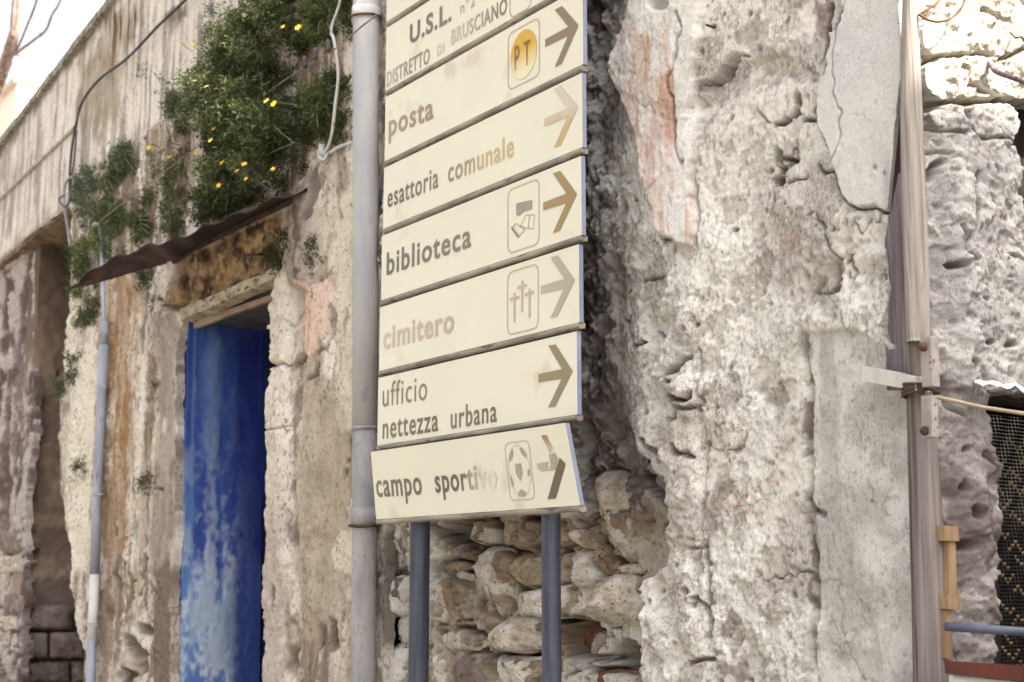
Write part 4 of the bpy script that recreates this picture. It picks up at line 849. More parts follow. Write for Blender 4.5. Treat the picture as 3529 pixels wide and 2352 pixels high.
for L in ([(1592, 325), (1655, 318), (1662, 430), (1630, 515), (1590, 430)], [(1530, 305), (1540, 220), (1575, 150), (1585, 200), (1565, 270)],
      [(1655, 150), (1690, 150), (1730, 215), (1720, 260), (1680, 220)], [(1590, 640), (1630, 600), (1680, 640), (1665, 685), (1600, 685)], [(1528, 450), (1545, 500), (1552, 590), (1530, 560)], [(1720, 400), (1745, 375), (1740, 440), (1718, 465)]):
    flat('pictogram', 'campo', [(hc(L), [tuple(range(len(L)))])], i_bp)
flat('arrow', 'campo', [(hc([(2090, 255), (2150, 325), (2000, 708), (1910, 716), (2030, 400)]), [(0, 1, 2, 3, 4)])], ink('ink_arrow6', K(106, 96, 72)))
flat('arrow', 'campo', [(hc([(1975, 225), (2040, 200), (2070, 265), (2030, 385), (1950, 400), (1985, 330)]), [(0, 1, 2, 3, 4, 5)]), (hc([(1830, 325), (1960, 300), (1940, 400), (1880, 410), (1840, 385)]), [(0, 1, 2, 3, 4)])], ink('ink_ghost', K(196, 192, 170), K(172, 168, 146)))
flat('arrow', 'campo', [(hc([(1912, 10), (1970, 8), (2000, 90), (2025, 150), (1985, 215), (1960, 130)]), [(0, 1, 2, 3, 4, 5)])], ink('ink_rust', K(206, 190, 162), K(176, 128, 96), .3, .9, True))
zt = PAN[0][2] + .32
for (xa_, xb_) in ((1410, 1480), (1866, 1934)):
    q = at((xa_ + xb_) / 2, 2050, SD - .05); r_ = (xb_ - xa_) / 2 * depth(q) / F
    mesh('post', *tube([(q[0], q[1], z) for z in (-.1, 1.2, 1.5, 2.2, zt)], r_, 20), M_post, sign, True)
    for i in range(8):
        mesh('clamp', *boxm(q[0] - .05, q[0] + .05, q[1] - r_ + .004, q[1] - r_ + .012 - .004, PAN[i][2] + .1, PAN[i][2] + .14), M_rail, sign)

# ================================================================== pipes
M_pipe = mat('pale_grey_pipe', C(186, 184, 186), C(212, 208, 204), 5, .85, stretch=(2, 2, .5), bump=.15, c3=C(186, 184, 186), scale3=16, t3=.6)
M_pipe2 = mat('dirty_grey_pipe', C(160, 156, 160), C(186, 180, 178), 9, .75, stretch=(2, 2, .6), bump=.3, c3=C(144, 138, 138), scale3=60, t3=.6)
dp = empty('drainpipe', (at(1256, 1500, .08)[0], -.08, 0)); tag(dp, 'fat pale grey drainpipe standing directly left of the sign panels', 'pipe')
def vpipe(pts, w_px, d, m, name, parent, seg=24):
    P_ = [at(x, y, d) for x, y in pts]; return mesh(name, *tube(P_, [w_px * .5 * depth(p) / F for p in P_], seg), m, parent, True)
vpipe([(1263, -420), (1261, 60), (1260, 900), (1258, 1478)], 90, .09, M_pipe, 'upper_length', dp)
vpipe([(1258, 1476), (1256, 1760), (1252, 2352), (1250, 3900)], 86, .09, M_pipe2, 'lower_length', dp)
vpipe([(1262, 30), (1261, 60), (1261, 74)], 99, .09, M_pipe, 'socket', dp)
vpipe([(1257, 1748), (1256, 1812)], 97, .09, M_pipe2, 'collar', dp)
vpipe([(1258, 1472), (1258, 1484)], 93, .09, M_pipe2, 'joint', dp)
M_ir = MATS['rusty_iron']
b_ = at(1259, 66, .09); mesh('clamp', *tube([b_ + np.array([.066 * math.cos(R(a)), .066 * math.sin(R(a)), .004 * math.sin(R(2 * a))]) for a in range(0, 361, 20)], .006, 6), M_ir, dp)
b_ = at(1256, 1815, .09); mesh('clamp', *tube([b_ + np.array([.062 * math.cos(R(a)), .062 * math.sin(R(a)), .004 * math.sin(R(2 * a))]) for a in range(0, 361, 20)], .005, 6), M_ir, dp)

cn = empty('conduit', (at(330, 1500, .05)[0], -.05, 0)); tag(cn, 'slim blue-grey conduit with hooked top on the stained wall beside the passage', 'pipe')
M_con = mat('galvanised_conduit', C(150, 154, 172), C(182, 184, 196), 10, .55, stretch=(2, 2, .4), c3=C(122, 122, 138), scale3=20, t3=.62)
hook = spline([(322, 778), (330, 772), (340, 778), (348, 800), (352, 840), (352, 900), (354, 1000), (358, 1090), (360, 1130)], 5)
vpipe([tuple(p) for p in hook], 15, .06, M_con, 'hooked_tube', cn, 12)
vpipe([(362, 1110), (361, 1150), (356, 1200)], 27, .06, M_con, 'socket', cn, 16)
vpipe([(357, 1190), (348, 1420), (336, 1700), (326, 1980)], 34, .06, M_con, 'upper_length', cn, 18)
vpipe([(326, 1978), (322, 2100), (317, 2204)], 33, .06, mat('white_pipe', C(228, 226, 226), C(240, 238, 234), 8, .5), 'white_length', cn, 18)
vpipe([(317, 2202), (312, 2352), (300, 2900)], 34, .06, M_con, 'lower_length', cn, 18)
for yy in (1330, 1700, 2150):
    xx = np.interp(yy, [1190, 1980, 2204], [357, 326, 317]); mesh('bracket', *tube([at(xx - 18, yy, .0), at(xx - 18, yy, .085), at(xx + 18, yy + 4, .085), at(xx + 18, yy + 4, .0)], .005, 6), M_con, cn)

# ================================================================== rusty canopy over the door
can = empty('rusty_canopy', (at(800, 800, .1)[0], 0, at(800, 800)[2])); tag(can, 'warped rusty sheet metal canopy hanging over the blue doorway', 'canopy')
M_rust = mat('rusted_sheet', C(38, 26, 23), C(78, 50, 36), 7, .85, stretch=(.5, 2.5, 1.5), bump=.6, c3=C(28, 20, 18), scale3=12, t3=.55)
inn = spline([(252, 995, .34), (330, 978, .30), (440, 945, .22), (560, 905, .10), (612, 895, .02), (660, 856, .0), (760, 805, .0), (860, 755, .0), (960, 706, .0), (1062, 655, .0)], 6)
out = spline([(238, 998, .36), (300, 948, .37), (370, 900, .38), (470, 862, .38), (560, 835, .37), (640, 812, .35), (720, 772, .33), (810, 745, .30), (920, 700, .22), (1060, 650, .06)], 6)
v, f = [], []; nr = 9
for k in range(len(inn)):
    a, b = inn[k], out[k]; pa, pb = at(*a), at(*b)
    for j in range(nr):
        t = j / (nr - 1); q = pa * (1 - t) + pb * t
        rg_ = (rr.random() - .5) * (.03 if j == nr - 1 else .006)
        v.append((q[0], q[1] + (rg_ if j == nr - 1 else 0), q[2] + .03 * math.sin(math.pi * t) * math.sin(k * .18) + .012 * math.sin(k * .9 + t * 2) * t + rg_ * .5))
f = [(k * nr + j, k * nr + j + 1, (k + 1) * nr + j + 1, (k + 1) * nr + j) for k in range(len(inn) - 1) for j in range(nr - 1)]
sh = mesh('sheet', v, f, M_rust, can, True); sm_ = sh.modifiers.new('thick', 'SOLIDIFY'); sm_.thickness = .006; sm_.offset = 0
mesh('support_rod', *tube([at(575, 905, .02), at(430, 940, .22), at(300, 972, .33)], .008, 8), M_ir, can)
mesh('shadow_line_tube', *tube([at(x, y, .02) for x, y in ((600, 902), (660, 862), (760, 812), (860, 762), (960, 714), (1050, 670))], .017, 8), M_rust, can)  # dark tube standing in for the shadow line under the canopy

# ================================================================== wires and cables
def wire(name, label, strands, m, cat='cable'):
    V_, F_ = join([tube([at(*p) for p in spline(s, 6)], r_, 7) for s, r_ in strands]); return tag(mesh(name, V_, F_, m, None, True), label, cat)
M_blk = mat('black_rubber', C(62, 54, 58), C(92, 82, 84), 12, .7); M_wht = mat('white_plastic', C(214, 210, 208), C(230, 226, 222), 12, .5)
M_tan = mat('tan_wire', C(176, 154, 128), C(206, 186, 158), 14, .7)
wire('black_cable', 'black cable drooping down the parapet to the passage corner', [([(680, -40, .04), (625, 14, .04), (545, 90, .04), (440, 200, .04), (345, 272, .04), (285, 350, .05), (262, 430, .05), (246, 530, .05), (240, 640, .05), (246, 690, .05)], .009)], M_blk)
wire('black_cable', 'thin dark cable strand parallel beside the parapet cable, ending in a loop', [([(264, 450, .045), (256, 540, .05), (244, 640, .05), (240, 690, .06), (226, 712, .06), (208, 700, .06), (206, 684, .06), (218, 676, .06)], .006)], M_blk)
wire('grey_conduit', 'short grey cable drop at the passage corner', [([(286, 614, .05), (262, 608, .05), (236, 618, .05), (222, 650, .05), (224, 720, .05), (234, 790, .05), (242, 850, .06)], .010)], mat('grey_cable', C(138, 134, 142), C(168, 164, 168), 10, .6))
wire('wall_wire', 'taut tan wire crossing the plants from passage corner to drainpipe', [([(240, 848, .06), (330, 775, .09), (440, 688, .10), (542, 612, .09), (760, 445, .06), (976, 281, .10), (1155, 169, .16), (1232, 104, .16), (1300, 50, .14)], .0035)], mat('dull_wire', C(132, 112, 92), C(164, 146, 122), 14, .8), 'wire')
wire('white_cable', 'white cable hanging beside the plants left of the drainpipe', [([(1180, -60, .06), (1170, 14, .06), (1142, 100, .08), (1150, 135, .10), (1160, 190, .10), (1166, 270, .10), (1156, 360, .10), (1146, 450, .09), (1132, 505, .06), (1112, 538, .05), (1140, 525, .05), (1170, 506, .05), (1218, 490, .05)], .0075)], M_wht)
for i, (x, y, lab) in enumerate([(1050, 214, 'leftmost dark insulator knob on the tan wire'), (1087, 186, 'middle dark insulator knob on the tan wire'), (1130, 158, 'dark insulator knob on the tan wire nearest the drainpipe')]):
    q = at(x, y, .17); v, f = tube([q + np.array([0, 0, -.03]), q + np.array([0, 0, -.015]), q, q + np.array([0, 0, .015]), q + np.array([0, 0, .028])], [.007, .015, .010, .015, .006], 10)
    tag(mesh('insulator', v, f, M_blk, None, True), lab, 'insulator', 'insulators on the tan wire')
v, f = join([tube([at(1110, 500, .05), at(1108, 560, .05)], .016, 8), tube([at(1095, 520, .06), at(1100, 545, .08), at(1120, 552, .08), at(1128, 530, .06)], .008, 6)])
tag(mesh('cable_clamp', v, f, M_wht, None, True), 'small white cable clamp at the canopy corner', 'clamp')

# ================================================================== corner post and things round the doorway at the right
post = empty('corner_post', (at(3190, 1500, .1)[0], -.1, 0)); tag(post, 'weathered grey wooden post at the corner of the rubble house', 'post')
M_wood = mat('weathered_wood', C(104, 92, 90), C(166, 154, 148), 5, .9, stretch=(11, 11, .22), bump=.8, c3=C(70, 58, 60), scale3=4, t3=.6)
M_woodp = mat('limewashed_wood', C(150, 138, 130), C(198, 188, 178), 9, .9, stretch=(12, 12, .4), bump=.7, c3=C(136, 112, 104), scale3=9, t3=.62)
def log(name, secs, m, parent, d=.10, seg=22, crack=True, sq=.22):
    V_, F_ = [], []; S_ = []
    for k in range(len(secs) - 1):
        n = 14
        for j in range(n): S_.append([a + (b - a) * j / n for a, b in zip(secs[k], secs[k + 1])])
    S_.append(secs[-1])
    for k, (y, xl_, xr_) in enumerate(S_):
        q = at((xl_ + xr_) / 2, y, d); r_ = (xr_ - xl_) / 2 * depth(q) / F * 1.09
        for i in range(seg):
            a = 2 * math.pi * i / seg; n_ = float(fbm(np.array([i * .55 + 3]), np.array([q[2] * 3.0]), 3, 301)[0])
            e = 1 + sq * (abs(math.cos(2 * a)) ** 2 - .5) * .4 + .045 * n_
            ct = -.16 * math.exp(-((a - 4.05 - .06 * n_) / .09) ** 2) if crack else 0
            V_.append((q[0] + r_ * (e + ct) * math.cos(a), q[1] + r_ * (e + ct) * math.sin(a), q[2]))
    n = len(S_)
    F_ = [(k * seg + i, k * seg + (i + 1) % seg, (k + 1) * seg + (i + 1) % seg, (k + 1) * seg + i) for k in range(n - 1) for i in range(seg)] + [tuple(range(seg)), tuple(range((n - 1) * seg, n * seg))]
    return mesh(name, V_, F_, m, parent, True)
log('lower_log', [(3900, 3165, 3310), (2352, 3152, 3274), (1900, 3140, 3254), (1500, 3130, 3222), (1330, 3125, 3212), (1150, 3118, 3204), (1000, 3116, 3198)], M_wood, post, .10, 30)
log('limewashed_length', [(1180, 3128, 3204), (1000, 3122, 3200), (700, 3110, 3190), (400, 3106, 3178), (200, 3106, 3168), (0, 3112, 3160), (-400, 3116, 3150)], M_woodp, post, .125, 26, False)
mesh('gap_shade_sheet', *slab_px([(3118, 250), (3136, 250), (3140, 760), (3062, 760), (3070, 700), (3090, 520), (3104, 380)], .06, .108), mat('gap_shade_brown', C(52, 40, 40), C(82, 66, 66), 8, .95, stretch=(8, 8, .5), bump=.6), post)  # dark sheet standing in for the shaded gap between plaster and post
mesh('side_board', *slab_px([(3096, 600), (3136, 560), (3144, 1000), (3152, 1345), (3056, 1345), (3050, 1080), (3050, 820), (3072, 720)], .06, .112), mat('purple_grey_board', C(104, 94, 102), C(150, 140, 144), 9, .9, stretch=(12, 12, .4), bump=.9, c3=C(72, 62, 68), scale3=12), post)
st = mesh('strap', *join([slab_px([(3170, 1165), (3206, 1160), (3212, 1330), (3178, 1335)], .140, .168), slab_px([(3174, 1365), (3210, 1362), (3212, 1505), (3176, 1508)], .150, .172)]), mat('rust_spotted_strap', C(166, 156, 150), C(196, 186, 178), 20, .8, c3=C(120, 84, 62), scale3=60, t3=.6), post)
for x, y in ((3188, 1196), (3194, 1486)):
    q = at(x, y, .17); mesh('bolt', *tube([q, q + np.array([-.004, -.008, 0]), q + np.array([-.005, -.014, 0])], [.011, .011, .005], 10), M_ir, st, True)
ba = tag(mesh('batten', *slab_px([(2972, 1262), (3060, 1278), (3152, 1300), (3158, 1346), (3060, 1330), (2968, 1312)], .115, .165), mat('limewashed_batten', C(214, 206, 198), C(232, 226, 218), 10, .9, stretch=(3, 1, 1), bump=.4, c3=C(160, 146, 130), scale3=40, t3=.64)),
         'short limewashed wooden batten nailed across plaster beside the corner post', 'batten')
rp_ = empty('rope', at(3180, 1350, .15)); tag(rp_, 'tan rope knotted round the corner post and stretched right', 'rope')
q0 = at(3172, 1345, .125); kn = []
for k in range(0, 41):
    a = R(k * 36); kn.append(q0 + np.array([0.041 * math.cos(a), .043 * math.sin(a), .016 * (k / 40 - .5) + .012 * math.sin(a * .5)]))
mesh('knot', *tube(kn, .0045, 7), mat('dark_rope', C(66, 52, 46), C(100, 80, 66), 40, .9), rp_, True)
P1 = at(3225, 1368, .15); P2 = atx(3540, 1428, xc + .12); P3 = P2 + (P2 - P1) * 3.2
mesh('line', *tube([P1, P1 * .5 + P2 * .5 + np.array([0, 0, -.004]), P2, P3], .0048, 8), M_tan, rp_, True)
M_lw = mat('raw_pine', C(150, 118, 90), C(180, 148, 114), 10, .8, stretch=(6, 6, .6), c3=C(160, 118, 80), scale3=14)
br = empty('pine_bracket', atx(3285, 1950, xc + .04)); tag(br, 'small raw pine bracket of two blocks and a slat beside the doorway', 'bracket')
def sidebox(q, x0, x1): 
    a = [atx(x, y, x1) for x, y in q]; b = [(x0, p[1], p[2]) for p in a]; return hexa(a + b)
mesh('block', *sidebox([(3252, 1812), (3302, 1814), (3306, 1866), (3256, 1864)], xc - .01, xc + .014), M_lw, br)
mesh('slat', *sidebox([(3268, 1866), (3294, 1867), (3298, 2052), (3272, 2050)], xc - .01, xc + .008), M_lw, br)
mesh('block', *sidebox([(3262, 2050), (3310, 2053), (3314, 2104), (3266, 2100)], xc - .01, xc + .014), M_lw, br)
mesh('slat', *sidebox([(3262, 2104), (3280, 2105), (3282, 2270), (3264, 2270)], xc - .01, xc + .006), M_lw, br)
P1 = atx(3260, 2160, xc + .03); P2 = atx(3560, 2180, xc + .12); tag(mesh('rail_pipe', *tube([P1, P2, P2 + (P2 - P1)], .0105, 12), mat('slate_rail', C(82, 86, 106), C(112, 116, 134), 14, .5), None, True), 'blue-grey metal pipe rail running across the curtained doorway', 'rail')
M_red = mat('dark_red_paint', C(86, 42, 34), C(108, 54, 42), 8, .6, c3=C(84, 36, 30), scale3=20)
cr = empty('red_bench', atx(3400, 2330, xc + .1)); tag(cr, 'dark red painted board edge below the pipe rail', 'bench')
def sidebox2(q, x1, dep):
    a = [atx(x, y, x1) for x, y in q]; b = [(p[0] - dep, p[1], p[2]) for p in a]; return hexa(a + b)
mesh('board', *sidebox2([(3268, 2278), (3560, 2296), (3560, 2352), (3272, 2324)], xc + .10, .012), M_red, cr)
mesh('front_panel', *sidebox2([(3285, 2328), (3560, 2356), (3560, 2900), (3285, 2900)], xc + .09, .012), mat('white_board', C(220, 216, 208), C(234, 230, 222), 6, .7), cr)
aw = []
for k in range(13):
    t = k / 12; yy = 1308 + 26 * t + 7 * math.sin(k * 1.4) * (.3 + t); a = atx(3372 + 190 * t, yy, xc + .03); b = atx(3372 + 190 * t, yy + 15 + 5 * math.sin(k * 2.1), xc + .07)
    aw += [a, b, (b[0] - .012, b[1], b[2] + .004), (a[0] - .012, a[1], a[2])]
f = [(4 * k + i, 4 * k + (i + 1) % 4, 4 * k + 4 + (i + 1) % 4, 4 * k + 4 + i) for k in range(12) for i in range(4)] + [(0, 1, 2, 3), (51, 50, 49, 48)]
tag(mesh('sheet_flap', aw, f, mat('white_sheet', C(206, 206, 212), C(226, 226, 230), 10, .6)), 'crumpled white sheet edge above the curtained doorway', 'sheet')
# bead curtain: strings of beads hanging in the doorway
cu = empty('bead_curtain', (xc - .13, atx(3480, 1700, xc - .13)[1], atx(3480, 1345, xc - .13)[2])); tag(cu, 'dark bead curtain with golden zigzag beads hanging in the doorway', 'curtain')
M_bd = mat('black_bead', (.002, .002, .002), (.004, .003, .003), 10, .7, spec=.1); M_gd = mat('golden_bead', C(120, 92, 60), C(158, 126, 84), 10, .6)
y0 = atx(3432, 1800, xc - .13)[1]; zt_, zb_ = atx(3480, 1350, xc - .13)[2], atx(3480, 2290, xc - .13)[2]
xq = xc - .13
mesh('curtain_rod', *tube([(xq, y0 - .06, zt_ + .01), (xq, y0 + .7, zt_ + .01)], .008, 8), M_bd, cu)
for s in range(56):
    yy = y0 + .0118 * s; V_, F_, I_ = [], [], []; nb_ = 148; hb_ = (zt_ - zb_) / 74; wdt = .0062
    for k in range(nb_):
        z = zt_ - hb_ * (k + .5); o = len(V_); dx = .003 * math.sin(k * .5 + s)
        V_ += [(xq + dx + wdt, yy, z), (xq + dx, yy + wdt, z), (xq + dx - wdt, yy, z), (xq + dx, yy - wdt, z), (xq + dx, yy, z + hb_ * .56), (xq + dx, yy, z - hb_ * .56)]
        F_ += [(o, o + 1, o + 4), (o + 1, o + 2, o + 4), (o + 2, o + 3, o + 4), (o + 3, o, o + 4), (o + 1, o, o + 5), (o + 2, o + 1, o + 5), (o + 3, o + 2, o + 5), (o, o + 3, o + 5)]
        I_ += [int(k > 12 and (k + abs(s % 6 - 3)) % 4 == 0 and (s * 7 + k * 3) % 5 < 3)] * 8
    o = mesh('bead_string', V_, F_, [M_bd, M_gd], cu); o.data.polygons.foreach_set('material_index', I_)
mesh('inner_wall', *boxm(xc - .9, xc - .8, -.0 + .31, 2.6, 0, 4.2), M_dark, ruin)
def wire2(name, label, pts, r_, m, cat='wire'):
    return tag(mesh(name, *tube([atx(x, y, xc + o) for x, y, o in spline(pts, 6)], r_, 7), m, None, True), label, cat)
M_rw = mat('rusty_wire', C(96, 62, 44), C(140, 96, 66), 20, .85)
wire2('rusty_wire_loop', 'large rusty wire loop curling over the sunlit stones', [(3166, 50, .02), (3200, 70, .04), (3240, 75, .05), (3280, 62, .05), (3308, 35, .05), (3322, 8, .05), (3330, -40, .05)], .0035, M_rw)
wire2('rusty_wire_loop', 'shorter rusty wire rising beside the post top over the sunlit stones', [(3166, 52, .02), (3195, 34, .03), (3228, 12, .03), (3250, -20, .03)], .003, M_rw)
wire2('dry_branch', 'dry forked stick poking from the stones by the sunlit edge', [(3412, 215, .0), (3425, 240, .05), (3450, 255, .07), (3500, 272, .08), (3560, 296, .08)], .007, M_wood, 'branch')
wire2('thin_wire', 'short bent rusty wire above the dry stick', [(3480, 110, .0), (3500, 130, .03), (3520, 128, .04), (3530, 145, .03)], .003, M_rw)
q = [at(2434, 86, .16), at(2452, 93, .14), at(2468, 98, .08)]; tag(mesh('nail', *tube(q, .0035, 7), M_ir, None, True), 'thin dark nail sticking out of the high cream plaster', 'nail')

# ================================================================== plants growing on the wall
def leaf_mat(name, c0, c1, c2):
    m = bpy.data.materials.new(name); m.use_nodes = True; t = m.node_tree; n = t.nodes; l = t.links; b = n['Principled BSDF']
    b.inputs['Roughness'].default_value = .6; b.inputs['Specular IOR Level'].default_value = .25
    a = n.new('ShaderNodeAttribute'); a.attribute_name = 'rnd'; rp = n.new('ShaderNodeValToRGB')
    e = rp.color_ramp.elements; e[0].color = (*c0, 1); e[1].color = (*c2, 1); k = e.new(.5); k.color = (*c1, 1)
    l.new(a.outputs['Fac'], rp.inputs[0]); l.new(rp.outputs[0], b.inputs['Base Color'])
    tr = n.new('ShaderNodeBsdfTranslucent'); l.new(rp.outputs[0], tr.inputs[0]); mx = n.new('ShaderNodeMixShader'); mx.inputs[0].default_value = .3
    l.new(b.outputs[0], mx.inputs[1]); l.new(tr.outputs[0], mx.inputs[2]); l.new(mx.outputs[0], n['Material Output'].inputs[0]); return m
M_leaf = [leaf_mat('dark_feathery_leaf', (.030, .030, .013), (.062, .078, .026), (.19, .20, .085)), leaf_mat('mossy_leaf', (.035, .05, .014), (.09, .11, .032), (.19, .20, .075)),
          leaf_mat('grey_green_leaf', (.032, .048, .024), (.075, .10, .05), (.17, .20, .11))]
M_stem = mat('plant_stem', (.07, .085, .04), (.12, .12, .06), 20, .8)
M_pet = mat('yellow_petal', (.42, .28, .015), (.50, .35, .025), 30, .6); M_eye = mat('flower_eye', (.62, .36, .01), (.70, .42, .02), 60, .8)
def foliage(parent, poly, n, d0, d1, leaf, size, mi, seed, droop=-.2, wid=.28, dense_back=True):
    rg = np.random.default_rng(seed); xs_ = [p[0] for p in poly]; ys_ = [p[1] for p in poly]
    pu, pv = [], []
    while len(pu) < n:
        u = rg.uniform(min(xs_) - 36, max(xs_) + 36, n * 2); v = rg.uniform(min(ys_) - 36, max(ys_) + 36, n * 2)
        s = sdist(u, v, poly) + 20 * fbm(u / 30, v / 30, 4, seed % 50, .6); ok = s > rg.uniform(-20, 16, n * 2) - 16 * (rg.random(n * 2) < .08)
        gap = fbm(u / 34, v / 42, 4, seed % 37 + 3) > -.16 + .25 * rg.normal(0, 1, n * 2) * .5; ok &= gap
        pu += list(u[ok]); pv += list(v[ok])
    pu, pv = np.array(pu[:n]), np.array(pv[:n])
    clump = .5 + .5 * fbm(pu / 30, pv / 36, 3, seed % 23 + 60)
    edge = np.clip(sdist(pu, pv, poly) / 45, .15, 1)
    V_, rn = [], []
    B = np.array([at(u, v, d0) for u, v in zip(pu, pv)])
    dd = (d1 - d0) * edge * np.clip(clump + rg.normal(0, .22, n), .05, 1.2)
    B[:, 1] -= dd; k = leaf
    ax = np.stack([rg.normal(0, .8, n), -np.abs(rg.normal(.6, .5, n)), rg.normal(droop, .8, n)], -1); ax /= np.linalg.norm(ax, axis=1)[:, None]
    for j in range(k):
        side = rg.normal(0, 1, (n, 3)); t = (j + .5) / k
        dr = ax * .5 + side * .8; dr /= np.linalg.norm(dr, axis=1)[:, None]
        L = size * rg.uniform(.5, 1.25, n)[:, None]; o = B + ax * size * 1.8 * t
        w_ = np.cross(dr, rg.normal(0, 1, (n, 3))); w_ /= np.linalg.norm(w_, axis=1)[:, None] + 1e-9
        q = np.stack([o, o + dr * L * .5 + w_ * L * wid * .5, o + dr * L, o + dr * L * .5 - w_ * L * wid * .5], 1); V_.append(q)
        rn.append(np.repeat(np.clip(.15 + .45 * dd / (d1 - d0 + 1e-6) + rg.normal(0, .2, n), 0, 1), 4))  # leaf tone: lighter towards the outside of the clump, plus random variation
    Vv = np.concatenate(V_).reshape(-1, 3); rn = np.concatenate(rn); nf = len(Vv) // 4
    me = bpy.data.meshes.new('foliage'); me.vertices.add(len(Vv)); me.vertices.foreach_set('co', Vv.astype(np.float32).ravel())
    me.loops.add(len(Vv)); me.loops.foreach_set('vertex_index', np.arange(len(Vv), dtype=np.int32)); me.polygons.add(nf)
    me.polygons.foreach_set('loop_start', np.arange(0, len(Vv), 4, dtype=np.int32)); me.update(calc_edges=True)
    a = me.attributes.new('rnd', 'FLOAT', 'POINT'); a.data.foreach_set('value', rn.astype(np.float32)); me.materials.append(M_leaf[mi])
    return link(bpy.data.objects.new('foliage', me), parent)
def flower_mesh():
    V_, F_, I_ = [], [], []
    n = 13
    for k in range(n):
        a = 2 * math.pi * k / n; r0, r1 = .0045, .0185; o = len(V_); s = .0038; zz = .002 * math.sin(k * 2.3)
        c, q = math.cos(a), math.sin(a)
        V_ += [(c * r0 - q * s * .6, q * r0 + c * s * .6, 0), (c * r0 + q * s * .6, q * r0 - c * s * .6, 0), (c * r1 * .8 + q * s, q * r1 * .8 - c * s, .003 + zz), (c * r1, q * r1, .002 + zz), (c * r1 * .8 - q * s, q * r1 * .8 + c * s, .003 + zz)]
        F_.append((o, o + 1, o + 2, o + 3, o + 4)); I_.append(0)
    o = len(V_); V_.append((0, 0, .006))
    for k in range(10): V_.append((.0068 * math.cos(.628 * k), .0068 * math.sin(.628 * k), .002))
    for k in range(10): F_.append((o, o + 1 + k, o + 1 + (k + 1) % 10)); I_.append(1)
    me = bpy.data.meshes.new('flower'); me.from_pydata(V_, [], F_); me.materials.append(M_pet); me.materials.append(M_eye); me.polygons.foreach_set('material_index', I_); me.update(); return me
FL = flower_mesh()
c1 = lambda L: [(x * .638, y * .638) for x, y in L]
c2 = lambda L: [(x * .638, 900 + y * .638) for x, y in L]
EL = lambda x0, x1, y0, y1: [((x0 + x1) / 2 + (x1 - x0) / 2 * math.cos(R(a)), (y0 + y1) / 2 + (y1 - y0) / 2 * math.sin(R(a))) for a in range(0, 360, 30)]
